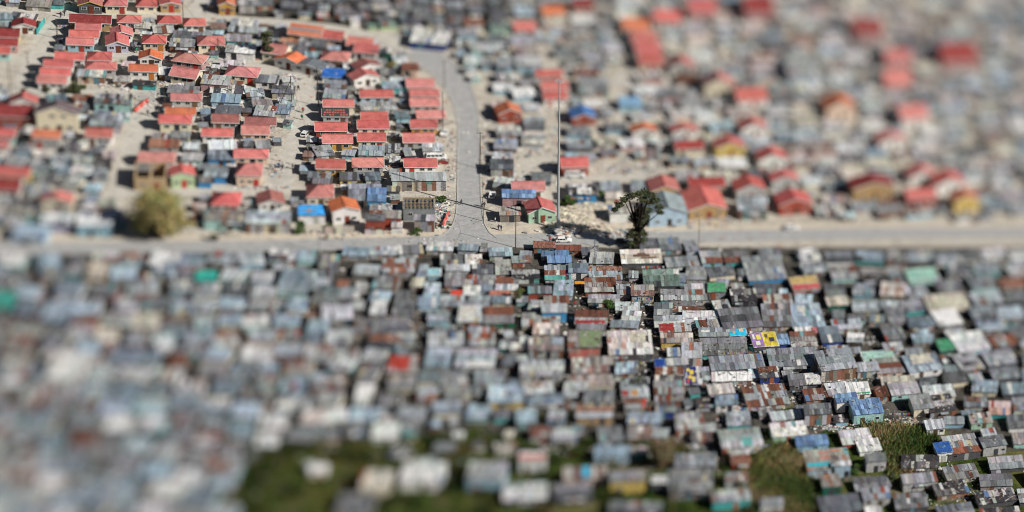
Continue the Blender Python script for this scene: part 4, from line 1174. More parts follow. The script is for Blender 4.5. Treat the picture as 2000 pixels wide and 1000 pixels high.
# xl, xr, roof back, roof front, wall px, sheet palette, wall, rot, label, extra parts
S_ = [
    # among the houses, upper left
    (151, 207, 137, 150, 14, 'm', 'i', 0, 'rusty brown shack below the grey house with hipped red roof', None),
    (442, 492, 68, 81, 10, 'g', 'q', 0, 'turquoise walled shack behind the flat white roofed shack', None),
    (440, 498, 88, 103, 15, 'w', 'w', -6, 'white shack with flat white roof beside the scrub heap', None),
    (184, 256, 184, 202, 18, 'x', 'a', 0, 'shack with a tyre and stone strewn roof beside the red lane barriers', None),
    (174, 236, 225, 246, 14, 'g', 'e', 0, 'low grey shack right of the double-storey peach house', None),
    (391, 448, 147, 165, 16, 'm', 'h', -6, 'shack with rusty patched roof and dusty pink wall left of the wide cream house', None),
    (412, 470, 184, 200, 10, 'b', 'j', 0, 'pale blue shack right of the grey house with holed roof', None),
    (420, 471, 207, 222, 10, 'd', 'e', 0, 'dark flat roofed shack above the faded red roof', None),
    (410, 480, 166, 182, 9, 'x', 'i', 0, None, None), (300, 342, 51, 64, 10, 'm', 'c', 0, None, None), (336, 390, 62, 75, 10, 'd', 'e', 0, None, None),
    (330, 382, 76, 91, 12, 'r', 'i', 0, 'rust red shack with laundry right of the peach orange house', None),
    (310, 346, 132, 146, 12, 'g', 'e', 0, None, None), (258, 305, 158, 166, 10, 'x', 'q', 0, None, None), (398, 430, 134, 146, 9, 'x', 'f', 0, 'tiny shack with a green tarp roof between the pinkish and cream houses', None),
    (262, 320, 44, 56, 8, 'x', 'e', 0, None, None), (326, 388, 168, 182, 9, 'l', 'e', 0, None, None), (430, 480, 118, 130, 9, 'x', 'e', 0, None, None),
    (290, 350, 273, 288, 10, 'n', 'g', 0, 'half built shack with a row of bare columns on the lane edge', None),
    (408, 464, 274, 291, 9, 'l', 'e', 0, None, None), (406, 460, 294, 312, 12, 'b', 'u', 0, 'bluish grey shack with cobalt blue wall behind the light grey one', None),
    (398, 444, 328, 345, 14, 'g', 'u', 0, 'grey shack with bright blue walls right of the lime green house', None),
    (386, 414, 344, 356, 12, 'n', 'u', 0, 'small blue walled lean-to touching the lime green house', None),
    (398, 482, 410, 430, 20, 'n', 'a', 0, 'aqua walled house with flat grey roof facing the main road', None),
    (480, 568, 412, 436, 20, 'g', 'e', 0, 'long grey tin shack between the aqua house and the round bush', None),
    (582, 637, 401, 421, 16, 'B', 'w', 4, 'shack with vivid sky blue roof holding a few brown planks', [('patch', 'tarpaulin', .0, 1, .0, 1, (.05, .32, .72)), ('marks', 'plank', [(.2, .7, .35, .42, (.3, .2, .12)), (.35, .5, .3, .6, (.35, .25, .18))])]),
    (680, 744, 360, 391, 14, 'g', 'e', 0, 'wide grey shack touching the blue roof in front of the golden house', None),
    (717, 755, 367, 393, 16, 'B', 'u', 0, 'blue corrugated roof shack behind the dark red stall', None),
    (600, 646, 336, 347, 10, 'g', 'e', 0, None, None), (610, 648, 346, 359, 8, 'd', 'e', 0, None, None), (663, 710, 337, 352, 10, 'g', 'y', 0, 'grey shack with yellow wall in front of the bare block house', None),
    (714, 745, 337, 352, 16, 'b', 's', 0, None, None),
    (765, 873, 337, 353, 20, 'm', 'i', 0, 'long plank walled shack with rusty roof near the road junction', None),
    (756, 782, 366, 376, 6, 'd', 'd', 0, None, None),
    (699, 751, 285, 304, 8, 'b', 'e', 0, 'big plain grey tin roof in front of the cream middle house', None),
    (825, 867, 281, 295, 16, 'l', 'w', 0, 'pale walled shack behind the parked white minibus', None),
    (618, 655, 285, 304, 10, 'l', 'e', 12, None, None), (752, 782, 282, 298, 8, 'x', 'e', 0, None, None),
    (722, 784, 400, 421, 9, 'x', 's', 0, None, None),
    (713, 752, 419, 431, 26, 'd', 'r', 0, 'dark red stall with open front on the main road corner', None),
    (750, 784, 412, 426, 18, 'n', 'r', 0, 'second dark red stall, set back beside the cluttered one', None),
    (764, 786, 434, 444, 9, 'w', 'w', 0, 'small white canopy stall beside the dark red stalls', None),
    (808, 850, 420, 431, 22, 'd', 'e', 0, 'lean-to of scrap sheets in front of the house with bare roof timbers', None),
    (957, 1004, 311, 330, 16, 'd', 'e', 0, 'dark grey shack beside the side road, with stone piers', None),
    (980, 1047, 371, 386, 18, 'B', 'h', 0, 'pink walled lean-to with blue roof left of the mint house', None),
    (975, 1018, 405, 420, 14, 'n', 'x', 0, 'low plank shack left of the mint green house', None),
    (1190, 1246, 400, 416, 18, 'n', 'w', 4, 'small white house with barred window beside the tall dark tree', None),
    (1106, 1166, 366, 380, 16, 'k', 'u', 0, 'bright blue shack with a white board on its roof right of the mast', [('patch', 'white_board', .35, .85, .0, 1.0, (.66, .66, .64))]),
    (1182, 1215, 376, 388, 10, 'c', 'c', 0, None, None), (1232, 1268, 352, 372, 10, 'g', 'e', 0, None, None),
    (582, 637, 75, 91, 10, 'd', 'd', -6, 'black walled shack below the striped orange roof', None),
    (631, 677, 158, 172, 8, 'g', 'e', 0, None, None), (630, 674, 175, 192, 8, 'g', 's', 0, None, None), (705, 776, 200, 215, 8, 'l', 'e', 0, None, None),
    (628, 676, 134, 152, 9, 'B', 'w', -4, 'shack under a royal blue tarpaulin near the white grey-roofed house', [('patch', 'tarpaulin', .0, .95, .05, .95, (.03, .12, .42))]),
    (726, 764, 94, 101, 18, 'd', 'f', -8, 'dark green shack with teal door at the road bend', None),
    (498, 543, 147, 161, 12, 'd', 'w', -6, 'white walled shack with dark roof in the yard above the sandy street', None),
    (530, 576, 168, 182, 12, 'd', 'e', 0, None, None), (534, 566, 204, 222, 9, 'b', 'e', 0, None, None), (494, 536, 207, 226, 9, 'm', 'e', 0, None, None), (545, 590, 76, 90, 9, 'n', 'h', -6, None, None),
    (556, 600, 92, 104, 8, 'g', 'e', 0, None, None), (596, 628, 102, 112, 8, 'b', 'b', 0, None, None), (785, 817, 124, 136, 16, 'R', 'p', -5, 'small shack with rusty red roof and pale wall inside the road bend', None),
    (748, 800, 160, 173, 8, 'b', 'q', 0, None, None), (742, 772, 134, 146, 9, 'd', 'e', 0, None, None), (672, 700, 118, 134, 8, 'x', 'e', 0, None, None),
    (768, 796, 110, 124, 8, 'l', 'e', 0, None, None),
    (450, 505, 38, 50, 9, 'x', 'e', 0, None, None), (445, 520, 53, 64, 8, 'l', 'e', 0, None, None), (505, 545, 62, 72, 8, 'd', 'e', 0, None, None),
    (98, 126, -4, 10, 8, 'd', 'q', 0, 'teal walled container like shack at the dark top left', None), (50, 100, 4, 18, 4, 'n', 'x', 0, None, None), (466, 500, 0, 10, 16, 'l', 'g', 0, 'grey garage right of the golden gable at the top edge', None),
    (684, 704, 34, 40, 14, 'w', 'w', 8, 'blurred white shack beside the green containers at the top', None),
    (718, 738, 50, 54, 7, 'G', 'n', 0, 'blurred bright green container, smaller of two', None), (742, 778, 44, 52, 8, 'G', 'n', 6, 'blurred bright green container, larger of two', None),
    (800, 872, 62, 84, 14, 'w', 'v', -12, 'blurred long white roof over a navy wall beyond the road bend', None),
    (960, 1000, 44, 60, 8, 'G', 'm', 0, None, None), (920, 990, 84, 100, 10, 'l', 'a', 0, None, None), (970, 1000, 112, 130, 14, 'l', 'b', 0, None, None),
    # first row below the tar road
    (832, 885, 474, 490, 8, 'w', 'e', 0, 'white sheeted roof right below the road at the junction', None), (893, 934, 478, 489, 8, 'b', 's', 0, None, None), (938, 954, 476, 492, 8, 'r', 'i', 0, None, None),
    (955, 1002, 484, 500, 9, 'b', 'e', 0, None, None), (1041, 1084, 472, 484, 10, 'R', 'i', 0, 'open shack with deep rust rafters behind the white hatchback', None),
    (1085, 1136, 479, 490, 9, 'R', 'i', 0, 'orange rust roof just below the white hatchback', None), (1056, 1082, 491, 501, 8, 'B', 's', 0, None, None), (1084, 1112, 490, 499, 8, 'B', 's', 0, 'small blue roof below the orange rust roof', None),
    (1136, 1172, 484, 498, 8, 'd', 'e', 0, None, None), (1290, 1332, 465, 488, 9, 'd', 'e', 4, 'dark grey stall roof beside the road, right of the tall tree', None), (1250, 1288, 466, 486, 9, 'd', 'e', 4, None, None), (1340, 1366, 470, 490, 9, 'd', 'e', 4, None, None),
    (778, 828, 480, 496, 8, 'm', 'e', 0, None, None), (722, 776, 482, 498, 8, 'g', 'e', 0, None, None), (668, 720, 484, 500, 8, 'b', 'e', 0, None, None),
    (1000, 1038, 500, 513, 9, 'g', 'e', 0, None, None),
    # second block, sharp middle
    (1069, 1117, 500, 513, 9, 'B', 's', 0, 'blue roofed shack behind the rust and teal roof', None),
    (1064, 1116, 519, 546, 9, 't', 'e', 2, 'roof patched in rust and teal, left of a plain grey one', None),
    (1110, 1149, 515, 532, 14, 'b', 'w', 0, 'grey roof over a clean white front wall', None),
    (1150, 1198, 496, 518, 5, 'm', 'e', 0, None, None), (1150, 1216, 521, 546, 9, 'g', 'e', 0, 'long grey ribbed roof below the road, right of the white fronted one', None),
    (1214, 1294, 488, 514, 8, 'c', 'd', 0, 'large cream roof with a dark brown arrow shaped streak', [('marks', 'streak', [(.3, .72, .45, .62, (.12, .07, .05)), (.42, .62, .62, .72, (.12, .07, .05)), (.5, .9, .30, .42, (.17, .10, .07))])]),
    (1257, 1329, 527, 559, 9, 'G', 'd', 0, 'large dull green roof below the cream roof', None),
    (1302, 1367, 502, 520, 9, 'g', 'e', 0, None, None), (1339, 1380, 522, 547, 7, 'l', 'e', 0, None, None), (1324, 1338, 536, 552, 7, 'b', 'b', 0, None, None),
    (1000, 1055, 528, 544, 10, 'x', 'e', 0, None, None), (1142, 1204, 546, 573, 5, 'R', 'r', 0, 'roof of rust red strips with an orange tarp hanging at its corner', [('patch', 'orange_tarp', -.34, -.02, .55, .75, (.60, .24, .02))]),
    (1148, 1211, 576, 591, 9, 'l', 'e', 0, None, None), (1205, 1232, 556, 575, 10, 'g', 'e', 0, None, None), (1232, 1278, 557, 577, 15, 'p', 'e', 0, 'rust tinged roof above hanging laundry, left of the teal walled shack', None),
    (1289, 1341, 566, 586, 10, 'r', 'q', 0, 'rust striped roof over a pale teal wall', None), (1340, 1386, 555, 586, 9, 'm', 'e', 3, None, None),
    (1381, 1418, 553, 570, 14, 'G', 'e', 0, 'shack topped by a grass green tarpaulin', [('patch', 'tarpaulin', .0, 1, .0, 1, (.07, .26, .13))]), (1428, 1479, 565, 588, 12, 'k', 'd', 0, 'black roof scattered with white scraps', None),
    (1310, 1370, 589, 608, 8, 'x', 'e', 0, None, None), (1333, 1407, 608, 631, 8, 'l', 'b', -2, 'wide smooth pale grey roof with torn corner', None), (1278, 1334, 617, 638, 10, 'l', 'd', 0, None, None), (1276, 1313, 592, 615, 8, 'd', 'd', 0, None, None),
    (1201, 1250, 593, 608, 6, 'l', 'e', 0, None, None), (1212, 1250, 610, 629, 6, 'l', 'd', 0, None, None), (1412, 1491, 602, 640, 10, 'm', 'e', 4, 'broad roof of tall grey sheets with a few rust strips above the cyan tarp', None),
    (1019, 1094, 612, 636, 8, 'r', 'e', 0, 'wide roof of mixed rust red and grey sheets in front of the bright blue wall', None), (1058, 1108, 594, 610, 19, 'l', 'u', 0, 'shack with a bright blue side wall between rusty roofs', None),
    (1030, 1058, 591, 609, 4, 'r', 'i', 0, None, None), (1062, 1112, 582, 596, 5, 'R', 'e', 0, None, None), (1031, 1078, 560, 573, 14, 'g', 'r', 0, 'grey roof with a brick red wall peeking out under it', None), (1080, 1119, 550, 580, 6, 'b', 'e', 0, None, None),
    (1122, 1186, 610, 637, 5, 'm', 'r', 0, 'grey roof with a crimson front strip in the middle alley', [('patch', 'red_strip', .0, .95, .02, .28, (.32, .045, .045))]), (1125, 1183, 638, 648, 4, 'm', 'e', 0, None, None),
    (1108, 1174, 646, 678, 14, 'R', 'i', 0, 'roof half rust red and half moss green over a rust wall', [('patch', 'green_sheet', .32, 1.0, .0, 1.0, (.19, .24, .135))]),
    (1112, 1172, 686, 700, 6, 'p', 'r', 0, 'low awnings striped red and white in front of the moss green roof', [('marks', 'stripe', [(.0, .6, .1, .3, (.36, .05, .05)), (.35, 1, .55, .8, (.36, .06, .05))])]),
    (1191, 1247, 630, 643, 5, 'g', 'e', 0, None, None), (1189, 1276, 646, 692, 14, 'p', 'd', 1, 'large two-row roof mottled in rust and cream above a line of laundry', [('patch', 'cream_board', .5, .88, .5, .88, (.55, .52, .42))]),
    (1040, 1091, 636, 657, 4, 'p', 'e', 0, None, None), (1032, 1101, 660, 684, 15, 'p', 'e', 0, 'slatted pinkish roof with a blue grey strip at its right', [('patch', 'blue_sheet', .68, 1.0, .45, 1.0, (.32, .38, .45))]),
    (995, 1030, 658, 682, 10, 'x', 'e', 0, None, None), (1015, 1101, 704, 734, 12, 'm', 'e', 0, 'wide roof of upright grey and rust sheets left of the middle alley', None),
    (1117, 1155, 706, 735, 1.5, 'p', 'i', 0, None, None), (1155, 1199, 704, 734, 1.5, 'p', 'e', 0, None, None), (1201, 1239, 709, 729, 15, 'b', 'i', 0, 'bluish roof over a rust brown wall behind the three round bushes', None),
    (1108, 1200, 737, 757, 4, 'p', 'c', 0, 'very wide pinkish roof sheet in front of the alley bushes', None),
    (1278, 1333, 722, 752, 4, 'x', 'e', 0, None, None), (1337, 1372, 719, 753, 6, 'w', 'd', 0, 'roof made of a navy advertising board with yellow shapes', [('patch', 'advert_board', .0, .72, .0, 1.0, (.015, .025, .16)), ('marks', 'advert_shape', [(.12, .32, .72, .9, (.6, .5, .1)), (.3, .55, .55, .8, (.62, .47, .08)), (.2, .42, .3, .5, (.6, .45, .1)), (.42, .62, .1, .42, (.6, .5, .14)), (.1, .26, .08, .26, (.5, .08, .06)), (.08, .14, .35, .68, (.55, .56, .6))])]),
    (1373, 1386, 718, 742, 8, 'g', 'e', 0, None, None), (1301, 1345, 704, 717, 4, 'l', 'e', 0, None, None), (1346, 1371, 706, 718, 4, 'n', 't', 0, None, None), (1278, 1300, 705, 720, 5, 'B', 'v', 0, 'small navy blue roof at the edge of the wider alley', [('patch', 'tarpaulin', .0, 1, .0, 1, (.02, .05, .22))]),
    (1287, 1351, 636, 652, 4, 'm', 'e', 0, 'grey roof with a crimson left third above the yellow wall', [('patch', 'red_sheet', .0, .45, .1, .95, (.30, .035, .035))]), (1290, 1354, 651, 669, 10, 'p', 'y', 0, 'rust and cream striped roof over a lemon yellow wall', None),
    (1330, 1371, 672, 701, 6, 'm', 'e', 2, None, None), (1303, 1332, 684, 700, 4, 'l', 'e', 0, None, None),
    (1361, 1424, 630, 645, 3, 'm', 'e', 0, None, None), (1364, 1436, 645, 661, 4, 'g', 'e', 0, 'grey roof with one white sheet, behind the long rust blotched roof', [('patch', 'white_sheet', .06, .3, .45, .75, (.62, .62, .6))]),
    (1369, 1461, 661, 693, 8, 'm', 'q', 3, 'long grey roof with rust blotches over a deep teal side wall', None),
    (1424, 1460, 630, 656, 8, 'b', 'b', 4, 'roof under a bright cyan tarpaulin with sandy scraps', [('patch', 'tarpaulin', .0, 1, .0, 1, (.03, .36, .55)), ('marks', 'scrap', [(.3, .5, .55, .75, (.5, .4, .26)), (.6, .85, .25, .5, (.55, .44, .3)), (.2, .35, .15, .3, (.45, .36, .24))])]),
    (1471, 1522, 650, 677, 8, 'c', 'd', 5, 'roof of yellow and purple advertising sheets', [('patch', 'advert_board', .0, .45, .0, 1.0, (.30, .17, .42)), ('patch', 'advert_sheet', .45, 1.0, .0, 1.0, (.62, .50, .06)), ('marks', 'advert_shape', [(.05, .14, .55, .9, (.62, .6, .55)), (.2, .38, .5, .85, (.6, .55, .1)), (.12, .3, .12, .4, (.6, .58, .55)), (.7, .9, .3, .6, (.05, .05, .05)), (.55, .66, .6, .85, (.1, .08, .05))])]),
    (1389, 1496, 694, 721, 10, 'g', 'e', 3, 'very long grey roof strewn with dark sticks right of the teal wall', None), (1390, 1469, 727, 744, 8, 'w', 'e', 0, 'roof of long white strips above crowded washing', None), (1468, 1505, 720, 738, 6, 'b', 'e', 4, None, None),
    (1462, 1538, 500, 546, 8, 'l', 'u', 6, 'huge pale roof with a cyan blue wall showing at its foot', None), (1549, 1604, 541, 565, 8, 'c', 'h', 5, 'roof of faded yellow advertising sheet with a red lower edge', [('patch', 'advert_sheet', .0, 1, .45, 1.0, (.52, .38, .16)), ('patch', 'advert_edge', .0, 1, .0, .4, (.5, .09, .10))]),
    (1490, 1548, 598, 642, 4, 'm', 'e', 5, None, None), (1548, 1613, 597, 643, 5, 'b', 'i', 6, 'very large bluish roof with one white patch above the rust red roof', [('patch', 'white_sheet', .3, .55, .68, .92, (.6, .59, .55))]),
    (1545, 1597, 652, 680, 4, 'R', 'i', 3, 'rust red slatted roof right of the yellow advertising sheets', None), (1520, 1544, 655, 674, 6, 'B', 'v', 3, 'navy walled cabin between yellow advert roof and rust red roof', None), (1552, 1588, 644, 651, 4, 'w', 'v', 3, None, None), (1586, 1606, 642, 652, 6, 'p', 'h', 3, 'small pink roof below the very large bluish roof', [('patch', 'pink_sheet', .0, 1, .0, 1, (.46, .16, .18))]),
    (1502, 1598, 680, 714, 14, 'g', 'e', 4, 'wide grey roof with rust flecks and a dark doorway', None), (1602, 1674, 683, 721, 22, 'g', 'i', 6, 'tall grey roofed shack with a wall of many coloured planks', None),
    (1673, 1718, 708, 725, 13, 'm', 'e', 6, None, None), (1712, 1771, 699, 728, 9, 'r', 'p', 6, 'rust and white roof with a peach side wall', None), (1605, 1646, 638, 668, 8, 'b', 'v', 8, None, None),
    (1775, 1841, 692, 724, 12, 'b', 'w', 7, 'roof with cream half and a bright white front, right of the rusty one', [('patch', 'cream_sheet', .2, .85, .45, 1.0, (.5, .47, .4))]), (1878, 1923, 690, 722, 10, 'l', 'd', 8, None, None), (1685, 1749, 690, 708, 4, 'w', 'm', 5, 'long mint green roof edge', [('patch', 'mint_sheet', .0, 1, .0, 1, (.34, .52, .46))]),
    (1783, 1826, 653, 669, 8, 'b', 'e', 6, None, None), (1873, 1936, 650, 684, 8, 'l', 'j', 8, None, None), (1815, 1896, 575, 608, 8, 'c', 'd', 6, 'large cream roof in the blurred right edge of the shacks', None), (1833, 1881, 606, 634, 8, 'w', 'd', 7, 'bright white roof below the large cream roof at the right', None),
    (1735, 1776, 602, 631, 6, 'd', 'e', 6, None, None), (1730, 1769, 634, 665, 6, 'd', 'd', 6, None, None), (1616, 1659, 582, 598, 6, 'c', 'f', 5, 'narrow cream roof above a dark green wall', None), (1835, 1871, 665, 686, 6, 'G', 'f', 6, 'green roofed shack at the blurred right', [('patch', 'tarpaulin', .0, 1, .0, 1, (.05, .22, .12))]),
    (1775, 1836, 525, 548, 8, 'w', 'a', 6, 'mint roof in the blurred right part below the road', [('patch', 'mint_sheet', .0, 1, .0, 1, (.30, .52, .44))]),
    (1541, 1605, 730, 752, 10, 'd', 'd', 3, 'shack with dark left half and striped white right half roof', [('patch', 'striped_sheet', .52, 1.0, .0, 1.0, (.6, .6, .58))]), (1483, 1524, 717, 737, 12, 'x', 'v', 3, 'cluttered roof over a royal blue wall', None), (1722, 1789, 735, 756, 8, 'c', 'e', 5, None, None),
    # lower right, sharp
    (1617, 1661, 748, 770, 10, 'l', 'e', 6, None, None), (1655, 1701, 747, 770, 10, 'w', 'w', 6, 'white roof edged in green above a white wall', [('patch', 'green_edge', .0, 1.0, .0, .12, (.05, .3, .16))]), (1712, 1741, 755, 774, 10, 'r', 'r', 6, None, None), (1740, 1798, 748, 770, 12, 'l', 'a', 6, 'pale roof over an aqua wall at the right slope', None),
    (1573, 1626, 759, 781, 9, 'R', 'i', 4, 'roof of rust strips beside the white roofed shack', None), (1570, 1624, 789, 809, 22, 'd', 'i', 4, 'dark striped roof over a wall with one orange rust door panel', None), (1632, 1676, 769, 785, 20, 'B', 'w', 5, 'blue roofed shack with a tall pale front', None),
    (1665, 1726, 780, 808, 19, 'B', 'a', 6, 'steep blue grey roof over a pale mint boarded front', None), (1506, 1568, 803, 819, 10, 'l', 'x', 3, None, None), (1508, 1578, 825, 851, 14, 'w', 'm', 4, 'off-white roof with bent corner over a greenish wall', None),
    (1555, 1619, 851, 870, 13, 'B', 'b', 4, 'blue roof with light blue front and tan box below', None), (1645, 1706, 839, 866, 8, 'w', 'r', 9, 'white grey roof with red side wall joined to a pure white one', None), (1678, 1723, 862, 885, 4, 'w', 'w', 9, 'pure white roof between the red sided roof and dark slats', None),
    (1690, 1731, 886, 901, 21, 'd', 'g', 5, 'grey plank cabin with dark slatted roof and small round window', None), (1573, 1661, 880, 906, 6, 'n', 'j', 5, 'brown grey roof with three salmon sheets', [('patch', 'salmon_sheet', .32, .58, .66, .80, (.50, .20, .13)), ('patch', 'salmon_sheet', .34, .58, .32, .46, (.50, .20, .13)), ('patch', 'salmon_sheet', .62, .84, .78, .92, (.50, .20, .13))]),
    (1576, 1624, 904, 918, 16, 'n', 'j', 5, 'cyan strip roof over a pale blue wall below the salmon sheets', [('patch', 'cyan_strip', .0, 1, .45, 1.0, (.05, .38, .46))]), (1628, 1661, 903, 909, 24, 'l', 'j', 5, None, None), (1605, 1644, 927, 950, 18, 'n', 'f', 3, 'dark green cabin with brown flat roof', None),
    (1670, 1741, 933, 953, 8, 'd', 's', 5, None, None), (1685, 1739, 953, 974, 16, 'g', 'g', 5, 'grey board house with a white barred window at the bottom edge', None), (1605, 1686, 968, 1000, 10, 'd', 'd', 6, 'large dark ribbed roof cut by the bottom edge', None),
    (1783, 1824, 771, 798, 15, 'l', 'c', 7, 'pale roof with cream wall in the fenced yard', None), (1815, 1869, 772, 803, 12, 'x', 'i', 7, None, None), (1808, 1846, 820, 838, 12, 'g', 'w', 5, 'small grey roof and white wall alone in the grass', None), (1850, 1916, 850, 884, 14, 'm', 'd', 5, 'roof littered with tan boards, joined to a blue one', None),
    (1828, 1861, 864, 884, 18, 'B', 'w', 5, 'bright blue roof over a white plank wall near the dark right corner', [('patch', 'blue_sheet', .0, 1, .0, 1, (.03, .10, .34))]), (1895, 1939, 807, 826, 12, 'p', 'm', 5, 'roof with pinkish rim near the dark right edge', None), (1762, 1831, 925, 943, 16, 'm', 'g', 3, 'low shack with upright striped boards beside the rubbish slope', None),
    (1918, 1966, 852, 871, 18, 'd', 'g', 4, None, None), (1483, 1529, 973, 989, 16, 'm', 'w', 3, None, None), (1690, 1723, 990, 1004, 12, 'w', 'e', 4, None, None),
    # lower middle
    (1212, 1268, 744, 764, 3, 'g', 'e', 0, 'grey roof carrying a black wire cage', [('marks', 'wire_cage', [(.28, .98, .3, .9, (.03, .03, .03)), (.34, .4, .36, .84, (.2, .2, .2)), (.5, .56, .36, .84, (.2, .2, .2)), (.68, .74, .36, .84, (.2, .2, .2)), (.84, .9, .36, .84, (.2, .2, .2))])]), (1214, 1270, 764, 781, 3, 'g', 'e', 0, 'grey roof with a red and a tan patch beside the wider alley', [('patch', 'red_sheet', .0, .22, .1, .8, (.30, .05, .04)), ('patch', 'tan_sheet', .34, .6, .1, .8, (.45, .26, .12))]),
    (1219, 1261, 780, 798, 10, 'r', 'e', 0, 'rust slats with one scarlet strip at the alley corner', [('patch', 'scarlet_strip', .86, 1.0, .0, 1.0, (.5, .03, .02))]), (1277, 1337, 744, 769, 14, 'r', 'e', 0, 'broad rust and grey roof right of the wider alley', None), (1280, 1329, 784, 804, 14, 'm', 'v', 0, 'roof loaded with bins over a cobalt blue wall', None),
    (1225, 1293, 807, 826, 14, 'b', 's', 0, 'wide light blue grey roof over a slate blue wall', None), (1265, 1294, 800, 806, 4, 'R', 'e', 0, None, None), (1320, 1377, 809, 837, 16, 'r', 'i', 2, 'roof of brown rust slats beside the collapsed sheets', None), (1350, 1401, 828, 860, 10, 'x', 'i', 4, 'collapsed heap of sheets and poles forming a shack', None),
    (1384, 1436, 756, 774, 3, 'm', 'e', 2, None, None), (1397, 1442, 772, 790, 15, 'b', 'w', 2, 'smooth bluish roof over a white wall draped with washing', None), (1359, 1399, 777, 795, 8, 'k', 'e', 2, 'dark tangled roof amid bright washing', None), (1460, 1544, 753, 792, 8, 'r', 'e', 6, 'large roof of rust and pale stripes above the grass', None),
    (1420, 1467, 806, 832, 7, 'g', 'q', 4, 'grey roof with open hatch over a turquoise wall', None), (1410, 1491, 838, 872, 17, 'l', 'e', 5, 'large white ribbed roof with a teal lower patch', [('patch', 'teal_sheet', .5, .76, .0, .48, (.12, .36, .34))]), (1428, 1466, 880, 905, 14, 'r', 'r', 2, 'mottled rust roof over a dark red wall', None),
    (1318, 1399, 886, 910, 11, 'g', 'd', 2, 'crooked grey roof with white scraps above open dark bays', None), (1306, 1391, 916, 953, 23, 'm', 'e', 2, 'large grey tin cabin with two dark roof patches at the bottom', [('patch', 'brown_sheet', .46, .7, .2, .5, (.13, .10, .09))]), (1415, 1461, 923, 938, 17, 'p', 'e', 2, 'small roof of alternating rust and cream stripes', None),
    (1390, 1466, 958, 978, 18, 'm', 'q', 2, 'grey roof over a dark teal wall at the bottom edge', None), (1271, 1311, 930, 943, 22, 'w', 'd', 0, 'white slatted kiosk left of the large grey tin cabin', None), (1169, 1218, 835, 862, 8, 'l', 'd', 0, None, None), (1160, 1231, 871, 891, 16, 'b', 'j', 0, 'pale blue low shack on the green', None),
    (1232, 1266, 872, 886, 10, 'n', 'q', 0, None, None), (1262, 1304, 838, 854, 8, 'g', 'i', 0, None, None), (1222, 1263, 832, 858, 10, 'p', 'i', 0, None, None), (1125, 1197, 795, 815, 14, 'g', 't', 0, 'shack with a brown timber right half of its wall', None), (1139, 1198, 760, 785, 14, 'd', 'c', 0, 'dark roof over a pale yellow wall near the alley bushes', None),
    (1012, 1067, 884, 898, 26, 'w', 'w', 0, 'white cabin with a red band, alone on the green', [('patch', 'red_band', .0, 1, .0, .55, (.52, .10, .05))]), (1100, 1186, 912, 934, 16, 'p', 'p', 0, 'mottled shack with a cyan patch on the green', [('patch', 'cyan_sheet', .42, .6, .0, 1.0, (.04, .40, .62))]), (1190, 1262, 920, 940, 24, 'm', 'y', 0, 'shack with a straw yellow wall at the bottom of the green', None),
    (982, 1069, 944, 975, 14, 'l', 'd', 0, None, None), (1082, 1158, 945, 970, 16, 'g', 'd', 0, None, None), (1187, 1291, 980, 998, 12, 'd', 'd', 0, None, None), (1035, 1076, 835, 852, 12, 'R', 'g', 0, 'rust red roof at the upper edge of the green', None), (1078, 1128, 838, 862, 10, 'l', 'g', 0, None, None), (1008, 1047, 800, 824, 14, 'b', 's', 0, None, None), (1068, 1102, 802, 820, 12, 'l', 'b', 0, None, None),
    (1100, 1146, 748, 775, 8, 'l', 'e', 0, None, None), (1030, 1100, 770, 788, 12, 'b', 'w', 0, 'pale blue roof with white washing hung below it', None), (953, 1024, 754, 785, 15, 'b', 'y', 0, 'sky blue roof over a bright straw yellow wall', None),
    (780, 864, 903, 940, 20, 'w', 'w', 0, 'blurred bright white shack on the dark green bottom', None), (910, 986, 903, 938, 24, 'l', 'b', 0, 'blurred pale shack with blue foot beside the white one', None), (704, 763, 920, 954, 20, 'c', 'c', 0, 'blurred tan shack left of the bright white one', None), (655, 726, 965, 1000, 12, 'd', 's', 0, 'blurred dark bluish roof at the bottom edge', None), (985, 1040, 950, 975, 12, 'l', 'e', 0, None, None),
    # left of the middle, half sharp
    (688, 739, 520, 539, 6, 'g', 'e', 0, None, None), (746, 811, 506, 532, 8, 'r', 'e', 2, 'roof of bold rust strips below the road, left of the cyan one', None), (725, 776, 541, 565, 7, 'm', 'e', 0, None, None), (827, 858, 553, 582, 8, 'b', 's', 0, 'smooth steel blue roof beside a cream strip roof', None), (800, 826, 545, 562, 6, 'c', 'e', 0, None, None),
    (816, 861, 583, 601, 6, 'b', 'j', 0, None, None), (814, 832, 520, 543, 6, 'b', 'e', 0, None, None), (833, 862, 528, 541, 6, 'w', 'b', 0, 'small pale cyan roof', [('patch', 'cyan_sheet', .0, 1, .0, 1, (.32, .56, .62))]), (868, 909, 535, 561, 6, 'r', 'i', 0, None, None), (909, 967, 542, 560, 4, 'm', 'e', 0, 'grey roof crossed by one brick red strip', [('patch', 'red_strip', .27, .36, .0, 1.0, (.32, .07, .04))]),
    (967, 1012, 545, 569, 6, 'm', 'e', 0, None, None), (904, 938, 562, 583, 5, 'w', 'b', 0, None, None), (938, 964, 560, 571, 5, 'b', 'e', 0, None, None), (860, 958, 582, 603, 4, 'g', 'e', 0, 'long curved grey roof left of the yellow sunflower like scrap', None), (892, 942, 600, 631, 6, 'l', 'e', 0, 'grey roof half covered by a dirty white sheet', [('patch', 'white_sheet', .0, .68, .05, 1, (.58, .56, .53))]),
